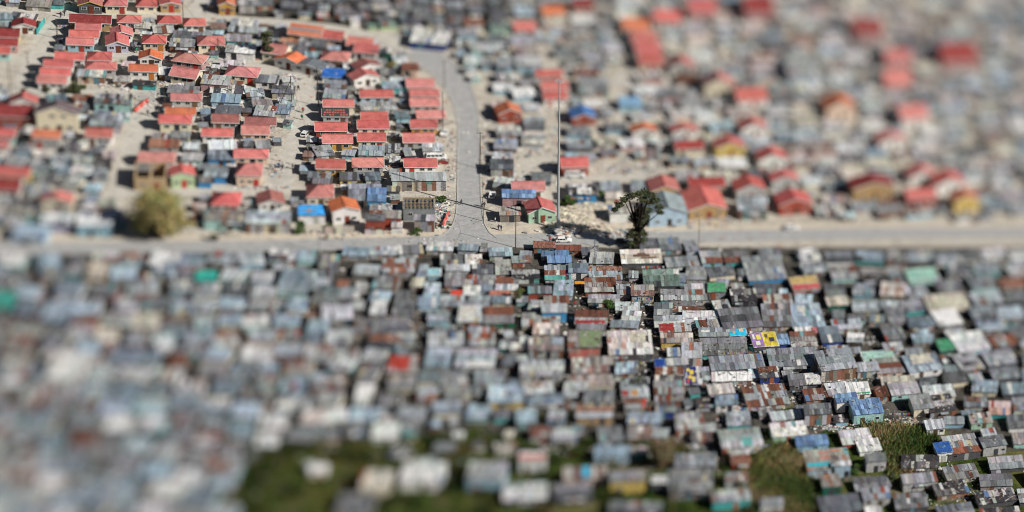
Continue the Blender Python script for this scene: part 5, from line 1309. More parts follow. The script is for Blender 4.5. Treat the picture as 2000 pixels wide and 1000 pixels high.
    (945, 1004, 600, 631, 9, 'r', 'f', 0, 'rust and cream roof with bottle green fence below', None), (914, 966, 641, 677, 6, 'm', 'e', 0, 'grey roof with two bold rust red strips', [('patch', 'red_strip', .58, .68, .3, 1.0, (.33, .07, .04)), ('patch', 'red_strip', .26, .44, .2, .36, (.33, .07, .04))]), (836, 906, 651, 678, 6, 'm', 'e', 0, None, None), (827, 878, 681, 716, 8, 'b', 'e', 0, None, None),
    (888, 966, 683, 716, 8, 'g', 'e', 0, 'grey roof with a crumpled white sheet along its front', [('patch', 'white_sheet', .3, 1.0, -.05, .3, (.66, .66, .65))]), (752, 814, 695, 728, 8, 'R', 'i', 0, 'blurred vivid red roof left of the middle', [('patch', 'red_sheet', .05, .75, .1, .95, (.40, .045, .03))]), (722, 752, 590, 616, 6, 'w', 'e', 0, 'bright white sheet roof left of a dark grey roof', None), (765, 808, 588, 615, 7, 'd', 'e', 0, 'plain dark grey roof right of the bright white sheet roof', None),
    (955, 998, 571, 582, 6, 'p', 'i', 0, 'narrow salmon pink roof behind the rust and cream one', [('patch', 'salmon_sheet', .0, 1, .0, 1, (.48, .19, .13))]), (961, 999, 583, 596, 4, 'b', 'e', 0, None, None), (879, 904, 570, 580, 6, 'g', 'e', 0, 'tiny roof with a scarlet tarp', [('patch', 'tarpaulin', .0, 1, .0, 1, (.5, .06, .04))]),
    (540, 600, 527, 573, 8, 'b', 'a', 0, 'blurred large bluish roof with teal pole, left half', None), (607, 656, 562, 593, 7, 'g', 'e', 0, None, None), (860, 905, 500, 520, 6, 'm', 'e', 0, None, None), (908, 942, 500, 518, 6, 'x', 'e', 0, None, None), (870, 918, 522, 533, 4, 'l', 'e', 0, None, None), (922, 964, 520, 538, 5, 'd', 'e', 0, None, None), (968, 1000, 512, 540, 4, 'x', 'e', 0, None, None),
    (380, 424, 530, 547, 8, 'G', 'q', 0, 'blurred emerald green roof strip near the left of the tin field', [('patch', 'tarpaulin', .0, 1, .0, 1, (.02, .34, .28))]),
    (300, 345, 516, 540, 10, 'b', 's', 0, None, None), (330, 365, 690, 712, 12, 'R', 'i', 0, 'blurred brick red roof deep in the left tin field', None), (0, 55, 655, 690, 14, 'R', 'i', 0, 'blurred dark rust roof at the left edge', None), (165, 205, 515, 545, 10, 'c', 't', 0, 'blurred tan roof below the road at the left', None),
    (-30, 20, 570, 600, 10, 'G', 'q', 0, 'blurred sea green roof at the left edge', [('patch', 'tarpaulin', .0, 1, .0, 1, (.03, .30, .24))]), (90, 160, 690, 740, 16, 'w', 'w', 0, 'blurred big white roof in the lower left', None), (80, 130, 590, 625, 10, 'b', 'j', 0, None, None), (690, 722, 752, 790, 10, 'w', 'w', 0, 'blurred white roof near the bottom of the left tin field', None), (725, 776, 828, 855, 10, 'w', 'w', 0, 'blurred long white roof at the rim of the dark green', None),
    # blurred, left edge and right edge above the road
    (20, 90, 440, 462, 14, 'b', 'j', 0, None, None), (150, 220, 418, 440, 24, 'l', 'b', 0, 'blurred sky blue walled building left of the round olive tree', None), (80, 140, 420, 436, 20, 'l', 'l', 0, 'blurred shop with lilac and red lower wall', None), (190, 230, 388, 402, 10, 'n', 'x', 0, None, None),
    (1210, 1256, 190, 206, 12, 'b', 'b', 0, 'blurred sky blue roof by the far dirt yard', [('patch', 'blue_sheet', .0, 1, .0, 1, (.22, .40, .60))]), (1130, 1190, 150, 180, 10, 'l', 'e', 0, None, None), (1010, 1060, 110, 132, 10, 'l', 'b', 0, None, None), (1120, 1170, 132, 146, 8, 'R', 'p', 0, None, None),
    (1400, 1460, 308, 326, 10, 'w', 'e', 0, None, None), (1440, 1500, 385, 410, 20, 'g', 'e', 0, None, None), (1540, 1610, 110, 150, 14, 'l', 'j', 0, 'blurred large pale blue roof in the upper right', None),
]
for r in S_:
    shack(*r[:8], label=r[8], extra=r[9])


# ------------------------------------------------------------------ filler shacks
def fits(x0, x1, y0, y1, lim=.06):
    return used(x0, x1, y0, y1) <= lim


def fill(y_a, y_b, x_a, x_b, sizes, pals, ok, prob=1.0, walls=('e', 'e', 'e', 's', 'i', 'x', 'd')):
    for (wa, wb, ha, hb) in sizes:
        y = y_a
        while y < y_b:
            x = x_a + rnd.uniform(0, 20)
            sc = .86 + .34 * (y / 1000.0)
            while x < x_b:
                w_, h_, wl = rnd.uniform(wa, wb) * sc, rnd.uniform(ha, hb) * sc, rnd.uniform(5, 9) * sc
                yy = y + rnd.uniform(-3, 3)
                if ok(x + w_ / 2, yy + h_) and fits(x, x + w_, yy + wl * .3, yy + h_ + wl) and rnd.random() < prob:
                    shack(x, x + w_, yy, yy + h_, wl, rnd.choice(pals), rnd.choice(walls), rnd.uniform(-12, 12), auto=True)
                    x += w_ + rnd.uniform(1, 5)
                else:
                    x += rnd.uniform(5, 12)
            y += (ha + hb) / 2 * sc * .38


def not_grass(x, y):
    return not any(inside((x, y + 14), g) for g in GRASS)


LOW = 'gggggmmmbblrpxxdkg'
alleys()
fill(490, 1220, -520, 640, [(38, 58, 17, 25), (24, 38, 13, 18)], 'lglbwcmblbgxgbdr', not_grass, .97, tuple('eeewcjabqpsh'))
fill(490, 1220, 600, 2560, [(36, 56, 16, 24), (22, 36, 12, 17)], LOW, not_grass, .97, tuple('eeeesixdwcbqa'))
fill(490, 1220, -520, 2560, [(16, 27, 9, 14)], LOW, not_grass, .55, tuple('eeeesixdwcbqa'))
fill(840, 960, 480, 1010, [(26, 40, 12, 16), (14, 22, 7, 10)], 'lgdcn', lambda x, y: True, .007, tuple('ewdxc'))
fill(890, 1040, 1740, 2160, [(50, 66, 18, 24)], 'dgmk', lambda x, y: True, .5, tuple('eddix'))
fill(-60, 52, 430, 960, [(34, 50, 11, 16), (20, 30, 8, 12)], 'ddkxdg', lambda x, y: True, .8, tuple('ddiek'))
UP = 'ggmlbxxdpl'
fill(-240, 455, 925, 2560, [(40, 56, 14, 20), (26, 40, 10, 16)], UP + 'wc', lambda x, y: True, .62, tuple('eesixdwcbghp'))
fill(-240, 455, -520, 925, [(30, 46, 11, 17), (20, 30, 8, 12)], UP, lambda x, y: True, .8, tuple('eesixdwbgca'))
fill(-130, 455, -180, 925, [(11, 19, 5, 9)], UP, lambda x, y: True, .45, tuple('eesixdwbgca'))

# ------------------------------------------------------------------ which shacks are things, and what tells each one apart
MARKS = [(1253, 501, 'the brown streaked cream roof'), (1293, 543, 'the dull green roof'), (1140, 662, 'the moss green half roof'), (1232, 670, 'the mottled two-row roof'), (1355, 736, 'the navy advert roof'), (1497, 663, 'the yellow advert roof'),
         (1442, 643, 'the cyan tarp roof'), (1440, 708, 'the stick strewn roof'), (1580, 620, 'the very large bluish roof'), (1638, 702, 'the many coloured plank wall'), (1855, 590, 'the blurred cream roof'), (1505, 522, 'the cyan walled pale roof'),
         (1400, 560, 'the grass green tarp'), (1090, 530, 'the rust and teal roof'), (1080, 605, 'the bright blue side wall'), (850, 535, 'the pale cyan roof'), (780, 520, 'the bold rust strip roof'), (785, 710, 'the blurred red roof'),
         (570, 550, 'the blurred teal pole'), (400, 540, 'the blurred emerald strip'), (990, 770, 'the straw yellow wall'), (1150, 745, 'the wide pinkish sheet'), (1260, 818, 'the slate blue wall'), (1450, 858, 'the white ribbed roof'),
         (1700, 873, 'the pure white roof'), (1350, 935, 'the large tin cabin'), (860, 482, 'the white sheeted roof'), (1110, 478, 'the white hatchback'), (820, 920, 'the blurred white shack'), (180, 94, 'the sky blue house'), (230, 90, 'the lilac house'),
         (113, 230, 'the double-storey house'), (315, 415, 'the round olive tree'), (475, 150, 'the wide cream house'), (345, 240, 'the cream lane house'), (485, 335, 'the lower peach house'), (360, 345, 'the lime green house'), (718, 155, 'the turned white house'),
         (655, 225, 'the missing tile roof'), (820, 345, 'the long plank shack'), (1058, 410, 'the mint house'), (1120, 328, 'the brick red house'), (995, 222, 'the orange brick house'), (1140, 225, 'the blue gabled house'), (1243, 430, 'the tall dark tree'),
         (1305, 410, 'the blue-grey double roof'), (1382, 395, 'the ochre brick house'), (1550, 390, 'the rusty red house'), (1705, 365, 'the orange brown house'), (1265, 90, 'the staggered red row'), (1400, 165, 'the pink and cream house'),
         (1640, 205, 'the orange peach house'), (595, 60, 'the striped orange roof'), (745, 105, 'the dark green cabin'), (650, 145, 'the royal blue tarp'), (835, 75, 'the long white roof'), (760, 50, 'the green containers'), (90, 715, 'the blurred big white roof'),
         (345, 700, 'the blurred brick red roof'), (25, 672, 'the blurred dark rust roof'), (185, 530, 'the blurred tan roof'), (250, 880, 'the dark lower left corner')]
TAKEN = set()


def where(x, y, used_=()):
    out = []
    for mx, my, nm in sorted(MARKS, key=lambda m: (m[0] - x) ** 2 + ((m[1] - y) * 1.6) ** 2)[:6]:
        dx, dy = x - mx, y - my
        d = math.hypot(dx, dy * 1.6)
        hor = 'left of' if dx < 0 else 'right of'
        ver = 'behind' if dy < 0 else 'in front of'
        if abs(dx) > 3.2 * abs(dy):
            rel = hor
        elif abs(dy) * 1.2 > abs(dx) * 1.6:
            rel = ver
        else:
            rel = ver.replace('in front of', 'in front') + ' and ' + ('to the left of' if dx < 0 else 'to the right of')
        far = 'just' if d < 60 else 'a little way' if d < 110 else 'some way' if d < 170 else 'far'
        out.append(f'{far} {rel} {nm}')
    return out


def auto_label(s):
    x, y = (s['xl'] + s['xr']) / 2, (s['yb'] + s['yf']) / 2
    w_ = s['xr'] - s['xl']
    size = 'wide' if w_ > 58 else 'small' if w_ < 30 else ''
    look = LOOK[s['pal']]
    wl = WLOOK[s['wc']]
    for ph in where(x, y):
        for pre in (f'{size} {look} roofed shack', f'{look} roofed shack with {wl} wall', f'{size} {wl} walled shack with {look} roof'):
            for post in ('', 'second ', 'third '):
                L = ' '.join(f'{post}{pre} {ph}'.split())
                if len(L.split()) <= 16 and L not in TAKEN:
                    TAKEN.add(L)
                    return L
    return f'{look} shack with {wl} wall at {int(x)}'


def score(s):
    x, y = (s['xl'] + s['xr']) / 2, (s['yf'] + s['yb']) / 2
    if not (5 < x < 1995 and 5 < y < 995):
        return -1
    a = (s['xr'] - s['xl']) * (s['yf'] - s['yb'] + s['wall'])
    return a + (100000 if s['label'] else 0)


ALLSHACKS.sort(key=score, reverse=True)
MAXN = 300
mass = MB()
for n, s in enumerate(ALLSHACKS):
    if n < MAXN and score(s) > 0:
        build_shack(s, s['label'] or auto_label(s))
    else:
        parts, o, ang = shack_meshes(s)
        M = Matrix.Translation(o) @ Matrix.Rotation(ang, 4, 'Z')
        for nm, mb_, m, sub in parts:
            if nm in ('wall', 'roof'):
                mass.add(mb_, M)
            elif nm == 'door':
                mass.add(mb_, M)
            elif m is not None and (nm.endswith('sheet') or 'tarp' in nm):
                mass.add(mb_, M)
if mass.v:
    mo = mass.build('shack_field', TIN)
    tag(mo, 'dense field of smaller tin shacks packed between the others', 'shacks')
    mo['kind'] = 'stuff'
print('shacks in all', len(ALLSHACKS))

# ------------------------------------------------------------------ trees, bushes, grass
def leaf_cloud(mb, centres, n, size, cols, flat=.75):
    """many small leaf faces, gathered into clumps"""
    for _ in range(n):
        c, r = rnd.choice(centres)
        v = Vector((rnd.gauss(0, 1), rnd.gauss(0, 1), rnd.gauss(0, 1))).normalized() * r * min(1.7, abs(rnd.gauss(.62, .38)))
        v.z *= flat
        p = Vector(c) + v
        a = Vector((rnd.gauss(0, 1), rnd.gauss(0, 1), rnd.gauss(0, 1))).normalized()
        b = a.orthogonal().normalized()
        s_ = size * rnd.uniform(.5, 1.3)
        k = rnd.choice(cols)
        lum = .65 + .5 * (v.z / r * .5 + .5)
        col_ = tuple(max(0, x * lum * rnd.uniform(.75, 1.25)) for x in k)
        mb.face([p - a * s_, p + b * s_ * .6, p + a * s_, p - b * s_ * .6], col_)


def tree(name, px, py, label, hpx, wpx, cols, group=None, trunk=(.10, .075, .05), n=2600, leaf=.32, low=.25, lobes=16, cat='tree', sparse=1.0, shape=None):
    o, ang, kx, ky, kz = local(px, py)
    H, W = hpx / kz, wpx / kx
    t = thing(name, label, cat, o, rnd.uniform(0, .3), group)
    tm, cm = MB(), MB()
    top = H * (low + .35)
    tm.tube((0, 0, -.1), (.1 * W * .2, 0, top * .6), .045 * H + .05, .03 * H + .04, trunk, 0, 8)
    cs = []
    for k in range(lobes):
        a = 2 * math.pi * (k / lobes + rnd.uniform(-.06, .06)) * 2.4
        rr = W * .5 * rnd.uniform(.15, .78)
        zz = H * rnd.uniform(low + .08, .86)
        fall = 1 - max(0, (zz / H - .55)) * 1.1
        c = (rr * math.cos(a) * fall, rr * math.sin(a) * fall, zz)
        cs.append((c, W * rnd.uniform(.13, .24) * sparse))
        tm.tube((.1 * W * .2, 0, top * rnd.uniform(.35, .6)), c, .02 * H + .02, .01 * H, trunk, 0, 5)
    if shape:
        cs = []
        for dx, dy, rp in shape:
            c = (dx / kx, rnd.uniform(-.5, .5) * rp / kx, dy / kz)
            cs.append((c, rp / kx))
            if rnd.random() < .22:
                tm.tube((.1 * W * .2, 0, min(top * .5, c[2] * .6)), c, .012 * H, .004 * H, tuple(k * .6 for k in trunk), 0, 5)
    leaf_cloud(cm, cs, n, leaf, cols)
    tm.build('trunk', WOOD, t)
    cm.build('crown', LEAF, t)
    mark(px - wpx / 2, px + wpx / 2, py - 6, py)
    return t


OLIVE = [(.24, .21, .07), (.30, .25, .10), (.16, .15, .05), (.36, .30, .14)]
DARK = [(.03, .04, .016), (.055, .07, .028), (.085, .09, .04), (.018, .025, .012)]
GREEN = [(.035, .075, .012), (.06, .11, .02), (.025, .05, .01)]
BROWN = [(.14, .10, .055), (.10, .075, .04), (.18, .13, .075), (.07, .07, .03)]
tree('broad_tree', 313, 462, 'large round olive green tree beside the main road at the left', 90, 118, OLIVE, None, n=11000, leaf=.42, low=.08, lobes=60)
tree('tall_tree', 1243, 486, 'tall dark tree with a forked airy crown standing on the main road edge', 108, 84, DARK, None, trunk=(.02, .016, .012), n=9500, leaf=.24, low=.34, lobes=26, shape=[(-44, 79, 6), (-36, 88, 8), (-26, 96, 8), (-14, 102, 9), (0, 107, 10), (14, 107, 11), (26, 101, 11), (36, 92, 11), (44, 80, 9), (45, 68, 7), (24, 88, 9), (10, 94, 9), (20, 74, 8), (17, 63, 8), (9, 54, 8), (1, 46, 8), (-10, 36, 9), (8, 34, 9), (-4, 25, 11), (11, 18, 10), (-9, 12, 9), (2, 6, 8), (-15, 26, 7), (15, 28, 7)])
tree('dark_tree', 522, 118, 'dark tree behind the cream house with red door, upper left', 62, 30, DARK, None, n=1900, leaf=.3, low=.3, lobes=12)
tree('bush', 584, 456, 'rounded green bush beside the bright blue roof', 28, 28, GREEN, 'round bushes', n=1500, leaf=.22, low=.0, lobes=14, cat='bush')
tree('bush', 144, 181, 'dark green bush in front of the lowest stacked red roof', 20, 36, DARK, 'round bushes', n=1300, leaf=.25, low=.0, lobes=16, cat='bush')
tree('bush', 93, 180, 'little dark bush left of the larger one below the white house', 12, 14, DARK, 'round bushes', n=450, leaf=.2, low=.0, lobes=7, cat='bush')
tree('bush', 352, 62, 'dark bush between two hipped houses on the upper dirt road', 16, 16, DARK, 'round bushes', n=500, leaf=.2, low=.0, lobes=7, cat='bush')
tree('young_tree', 1187, 612, 'fresh green tree crown rising over the middle tin roofs', 30, 26, GREEN, 'young trees among the tin roofs', n=1100, leaf=.22, low=.2, lobes=10)
tree('young_tree', 1013, 592, 'slim light green tree beside the tall thin pole', 34, 22, [(.06, .10, .02), (.10, .13, .04)], 'young trees among the tin roofs', n=900, leaf=.2, low=.15, lobes=9)
tree('bush', 1219, 752, 'first of three round bushes in the alley', 14, 18, GREEN, 'round bushes', n=700, leaf=.18, low=.0, lobes=8, cat='bush')
tree('bush', 1245, 753, 'middle one of three round bushes in the alley', 16, 17, GREEN, 'round bushes', n=700, leaf=.18, low=.0, lobes=8, cat='bush')
tree('bush', 1258, 753, 'last of three round bushes in the alley', 15, 14, GREEN, 'round bushes', n=700, leaf=.18, low=.0, lobes=8, cat='bush')
tree('shrub', 1293, 912, 'tall brown and olive shrub left of the crooked grey roof', 54, 54, BROWN, None, n=4200, leaf=.3, low=.0, lobes=30, cat='bush')
tree('bush', 1115, 820, 'dark green bush by the sky blue walled shack on the slope', 26, 18, DARK, 'round bushes', n=700, leaf=.22, low=.0, lobes=9, cat='bush')
tree('bush', 1058, 820, 'dark bush between two blue shacks above the green', 18, 20, DARK, 'round bushes', n=600, leaf=.22, low=.0, lobes=9, cat='bush')
tree('bush', 1743, 946, 'low dark bush beside the dark right rubbish slope', 20, 22, DARK, 'round bushes', n=700, leaf=.2, low=.0, lobes=9, cat='bush')
tree('bush', 1668, 928, 'green bush along the path under the pure white roof', 26, 24, GREEN, 'round bushes', n=900, leaf=.2, low=.0, lobes=9, cat='bush')
tree('bush', 862, 398, 'green scrub on the rubble heap beside the bare timbers', 16, 24, GREEN, 'round bushes', n=600, leaf=.2, low=.0, lobes=8, cat='bush')
tree('bush', 815, 457, 'low green bush at the foot of the scrap lean-to', 10, 26, GREEN, 'round bushes', n=600, leaf=.18, low=.0, lobes=8, cat='bush')
tree('bush', 764, 136, 'brownish green bush inside the road bend', 16, 22, OLIVE, 'round bushes', n=600, leaf=.2, low=.0, lobes=8, cat='bush')
tree('bush', 1110, 404, 'bright green bush between the mast and the mint house', 22, 26, GREEN, 'round bushes', n=900, leaf=.22, low=.0, lobes=10, cat='bush')
tree('bush', 1175, 390, 'green bush right of the shack with a white roof board', 20, 18, GREEN, 'round bushes', n=700, leaf=.22, low=.0, lobes=9, cat='bush')
tree('bush', 420, 470, 'dark green clump in front of the aqua house', 14, 22, DARK, 'round bushes', n=600, leaf=.2, low=.0, lobes=8, cat='bush')
tree('bush', 1390, 535, 'small green tree behind the grass green tarp', 20, 14, GREEN, 'round bushes', n=600, leaf=.2, low=.0, lobes=8, cat='bush')
tree('bush', 480, 182, 'green scrub beside the hipped house with a red corner door', 10, 16, DARK, 'round bushes', n=400, leaf=.2, low=.0, lobes=7, cat='bush')


def blades(mb, poly, n, h0, h1, cols, lean=(.25, -.1), clump=6, spread=.5, soft=0):
    xs, ys = [p[0] for p in poly], [p[1] for p in poly]
    k = 0
    while k < n:
        x, y = rnd.uniform(min(xs), max(xs)), rnd.uniform(min(ys), max(ys))
        k += 1
        if soft:
            x, y = x + rnd.gauss(0, soft), y + rnd.gauss(0, soft * .5)
        elif not inside((x, y), poly):
            continue
        if used(x, x, y, y) > 0 or (soft and not inside((x + rnd.gauss(0, soft), y + rnd.gauss(0, soft * .5)), poly)):
            continue
        g = G(x, y)
        f_ = .5 + .5 * math.sin(g.x * .23 + 1.7 * math.sin(g.y * .11)) * math.cos(g.y * .17 + g.x * .07)
        c0 = cols[min(len(cols) - 1, max(0, int((f_ * .78 + rnd.gauss(0, .2)) * len(cols))))]
        for _ in range(clump):
            b = g + Vector((rnd.gauss(0, spread), rnd.gauss(0, spread), 0))
            h = rnd.uniform(h0, h1)
            tip = b + Vector((lean[0] * h + rnd.gauss(0, .25) * h, lean[1] * h + rnd.gauss(0, .25) * h, h))
            wv = Vector((rnd.gauss(0, 1), rnd.gauss(0, 1), 0)).normalized() * h * .08
            mb.face([b - wv, b + wv, tip], tuple(q * rnd.uniform(.6, 1.4) for q in c0))


REED = [(.05, .085, .022), (.08, .12, .03), (.14, .155, .05), (.27, .22, .10), (.38, .29, .16)]
rm_ = MB()
blades(rm_, [(1470, 892), (1500, 868), (1540, 885), (1575, 930), (1590, 960), (1590, 1010), (1460, 1010), (1465, 930)], 4200, .6, 2.7, REED, (.12, .0), 8, .8, 16)
ro = rm_.build('reeds', LEAF)
ro['kind'] = 'stuff'
tag(ro, 'tall brown green reed bed at the bottom edge, left of the dark green cabin', 'reeds')
rm_ = MB()
blades(rm_, [(1690, 830), (1740, 838), (1800, 850), (1830, 885), (1815, 920), (1750, 930), (1725, 890)], 4200, .6, 2.5, REED, (.12, .0), 8, .8, 14)
ro = rm_.build('reeds', LEAF)
ro['kind'] = 'stuff'
tag(ro, 'tall green reed bed right of the pure white roof', 'reeds')
gm = MB()
GR = [(.03, .06, .010), (.075, .115, .022), (.10, .125, .03), (.05, .09, .016), (.15, .14, .05)]
blades(gm, GRASS[0], 9000, .25, .9, GR, (.0, .0), 7, .9)
blades(gm, [(300, 900), (620, 880), (900, 850), (1000, 870), (1000, 1000), (300, 1010)], 500, .5, 1.5, [(.20, .18, .05), (.09, .13, .03), (.24, .18, .07), (.06, .10, .02), (.14, .17, .04)], (.0, .0), 16, 1.0)
for _ in range(70):
    sx, sy = rnd.uniform(440, 1500), rnd.uniform(862, 1010)
    sr = rnd.uniform(8, 26)
    blades(gm, [(sx - sr, sy), (sx, sy - sr * .45), (sx + sr, sy), (sx, sy + sr * .45)], int(sr * 4), .8, 2.6, [(.025, .045, .012), (.05, .075, .02), (.09, .10, .03), (.15, .12, .05)], (.05, 0), 9, .7, 4)
for (cx, cy, rx, ry) in GRASS_SPOTS:
    blades(gm, [(cx - rx, cy), (cx, cy - ry), (cx + rx, cy), (cx, cy + ry)], 60, .2, .6, GR, (0, 0), 6, .5)
g_o = gm.build('grass', LEAF)
g_o['kind'] = 'stuff'
tag(g_o, 'rough green grass and weeds over the open lower ground', 'grass')

# ------------------------------------------------------------------ rubble
def rubble(mb, cx, cy, rx, ry, n, s0=.12, s1=.5, cols=None):
    cols = cols or [(.55, .52, .47), (.42, .40, .37), (.60, .58, .55), (.30, .27, .24), (.36, .20, .14), (.10, .10, .10), (.50, .50, .52), (.16, .24, .30)]
    for _ in range(n):
        p = G(cx + rx * rnd.gauss(0, .62), cy + ry * rnd.gauss(0, .62))
        s_ = rnd.uniform(s0, s1)
        mb.box(p.x - s_, p.x + s_, p.y - s_ * rnd.uniform(.4, 1), p.y + s_ * .6, -.02, s_ * rnd.uniform(.4, 1.1), jit(rnd.choice(cols), .2), 0, rnd.uniform(0, 3), rnd.uniform(-.4, .4))


rb = MB()
CREAM = [(.56, .50, .40), (.62, .57, .47), (.48, .43, .35), (.40, .36, .30)]
for q in ((1130, 432, 34, 14, 420, .15, .6, CREAM), (1150, 418, 36, 12, 380, .15, .6, CREAM), (1098, 452, 22, 9, 240, .1, .5), (855, 405, 18, 14, 220, .1, .45), (868, 436, 14, 12, 90, .1, .35), (640, 455, 40, 4, 60, .1, .35), (230, 165, 28, 8, 120, .1, .45), (1050, 352, 40, 6, 160, .1, .4),
          (345, 180, 40, 14, 160, .1, .45), (560, 152, 20, 6, 110, .1, .4), (790, 300, 18, 14, 180, .1, .45), (770, 330, 12, 10, 110, .1, .4), (675, 362, 16, 8, 90, .1, .35), (1225, 455, 40, 5, 70, .1, .4), (540, 330, 14, 14, 70, .1, .35), (880, 300, 9, 60, 80, .1, .3), (500, 366, 40, 4, 90, .1, .4),
          (1630, 832, 30, 8, 260, .08, .32), (1760, 828, 40, 10, 240, .08, .35), (1840, 925, 60, 16, 260, .06, .3), (1880, 975, 90, 24, 240, .06, .3), (1640, 742, 30, 5, 160, .08, .3), (1450, 800, 40, 8, 220, .08, .3), (1330, 868, 30, 8, 140, .08, .3), (1235, 560, 16, 30, 80, .08, .3), (1590, 960, 20, 10, 80, .08, .3),
          (950, 300, 10, 60, 90, .1, .4), (985, 345, 30, 10, 110, .1, .4), (1400, 430, 60, 10, 160, .1, .4), (1240, 330, 50, 9, 120, .1, .4), (440, 460, 40, 5, 60, .1, .3), (850, 470, 60, 6, 60, .06, .2), (920, 440, 30, 20, 30, .05, .18), (700, 900, 200, 60, 60, .2, .5), (1100, 880, 120, 20, 90, .1, .4),
          (720, 240, 70, 90, 900, .08, .4), (840, 240, 40, 60, 260, .08, .3), (440, 260, 70, 70, 700, .08, .4), (360, 120, 70, 60, 700, .08, .4), (660, 130, 60, 50, 300, .08, .3), (240, 200, 60, 20, 160, .08, .3), (1050, 270, 90, 60, 360, .1, .4), (1300, 250, 200, 120, 700, .12, .5), (1250, 640, 220, 110, 1500, .08, .4), (1550, 720, 200, 80, 1300, .08, .4), (900, 620, 180, 90, 900, .08, .4), (1350, 880, 160, 50, 500, .08, .4)):
    rubble(rb, *q)
r_o = rb.build('rubble', STONE)
r_o['kind'] = 'stuff'
tag(r_o, 'scattered stones, broken bricks and scrap along the verges and yards', 'rubble')

# ------------------------------------------------------------------ mast and poles
def pole(px, base, top, label, r=.10, col_=(.11, .085, .06), arm=True, name='utility_pole', group='wooden utility poles', tri=False):
    o, ang, kx, ky, kz = local(px, base)
    H = (base - top) / kz
    t = thing(name, label, 'pole', o, ang, group)
    m = MB()
    m.tube((0, 0, -.1), (rnd.uniform(-.1, .1), 0, H), r * 1.2, r * .8, col_, 0, 7)
    m.build('post', WOOD if name == 'utility_pole' else STEEL, t)
    if arm:
        a = MB()
        a.tube((-.8, -.1, H - .35), (.8, -.1, H - .35), .07, .07, col_, 0, 5)
        for u in (-.7, 0, .7):
            a.tube((u, -.1, H - .3), (u, -.1, H - .1), .06, .05, (.5, .5, .48), 0, 5)
        a.build('crossarm', WOOD, t)
    if tri:
        b = MB()
        b.tube((.1, 0, H * .9), (-2.6, -.2, 0), .07, .07, col_, 0, 5)
        b.build('stay_pole', WOOD, t)
    return t


o, ang, kx, ky, kz = local(1090, 447)
H = (447 - 165) / kz
t = thing('light_mast', 'very tall grey steel mast rising beside the mint green house', 'mast', o, 0)
m = MB()
for k in range(8):
    m.tube((0, 0, H * k / 8), (0, 0, H * (k + 1) / 8), .33 - .024 * k, .33 - .024 * (k + 1), (.33, .37, .39), 0, 12)
m.build('shaft', STEEL, t)
m = MB()
m.tube((0, 0, -.1), (0, 0, .35), .8, .75, (.3, .3, .29), 0, 12)
m.build('base', STONE, t)
m = MB()
for k in range(8):
    a0, a1 = math.pi * k / 4, math.pi * (k + 1) / 4
    m.tube((.9 * math.cos(a0), .9 * math.sin(a0), H - .4), (.9 * math.cos(a1), .9 * math.sin(a1), H - .4), .06, .06, (.36, .38, .4), 0, 5)
    m.tube((0, 0, H - .4), (.9 * math.cos(a0), .9 * math.sin(a0), H - .4), .04, .04, (.36, .38, .4), 0, 4)
m.build('lamp_ring', STEEL, t)

POLES = [(1007, 484, 414, 'thin dark pole on the main road left of the white hatchback'), (625, 494, 452, 'pale grey pole beside the main road below the orange roofed white house'), (112, 76, 36, 'dark pole by the far left lane, near the long dark red roof'),
         (57, 148, 99, 'dark pole on the left lane left of the stacked red roofs'), (22, 192, 118, 'blurred dark pole at the left edge'), (257, 222, 138, 'dark pole in the yard behind the red lane barriers'), (312, 232, 158, 'dark pole at the bend of the sandy lane'),
         (322, 210, 166, 'dark pole just right of the one at the lane bend'), (358, 42, 4, 'dark pole by the upper dirt road at the tan brick house'), (603, 330, 255, 'dark pole at the edge of the sandy street by the red house'), (622, 208, 132, 'dark pole behind the royal blue tarp roof'),
         (570, 208, 148, 'pole of the braced pair at the top of the sandy street'), (1364, 490, 430, 'blurred pole on the main road beside the ochre brick house'), (944, 432, 384, 'thin lamp pole at the edge of the side road near the junction'), (1161, 482, 464, 'short blue sign post below the main road'),
         (1239, 748, 652, 'thin dark pole rising through the mottled two-row roof'), (1010, 646, 512, 'tall thin dark pole through the tin roofs beside a slim tree'), (1411, 912, 840, 'dark leaning pole left of the white ribbed roof'), (792, 116, 72, 'blurred dark pole at the road bend'), (868, 170, 118, 'blurred pole beside the curving road'),
         (865, 262, 180, 'slim pole on the sandy verge beside the pink roofs'), (938, 330, 258, 'dark pole at the far side of the side road'), (427, 105, 74, 'slim pole in front of the cream hipped house'), (604, 44, 22, 'blurred pole by the upper dirt road above the striped roof')]
for k, (px, b, tp, lb) in enumerate(POLES):
    blue = 'sign post' in lb
    pole(px, b, tp, lb, r=.085 if px != 625 else .16, col_=(.05, .09, .2) if blue else ((.4, .4, .39) if px == 625 else (.075, .06, .045)), arm=(not blue and k % 2 == 1), tri=(px == 570))


def wire(p, q, sag, label):
    m = MB()
    p, q = Vector(p), Vector(q)
    n = 10
    pts_ = [p.lerp(q, k / n) - Vector((0, 0, sag * 4 * (k / n) * (1 - k / n))) for k in range(n + 1)]
    for a, b in zip(pts_, pts_[1:]):
        m.tube(a, b, .022, .022, (.02, .02, .02), 0, 4)
    o_ = m.build('overhead_wire', PAINT)
    tag(o_, label, 'wire', 'overhead wires')


def top(px, b, tp):
    o_, a_, kx_, ky_, kz_ = local(px, b)
    return o_ + Vector((0, 0, (b - tp) / kz_ - .2))


wire(top(257, 222, 138), top(312, 232, 158), .8, 'thin black wire between the yard pole and the lane bend pole')
wire(top(570, 208, 148), top(622, 208, 132), .8, 'thin black wire crossing the top of the sandy street')
wire(top(57, 148, 99), top(112, 76, 36), 1.2, 'thin black wire along the left lane')

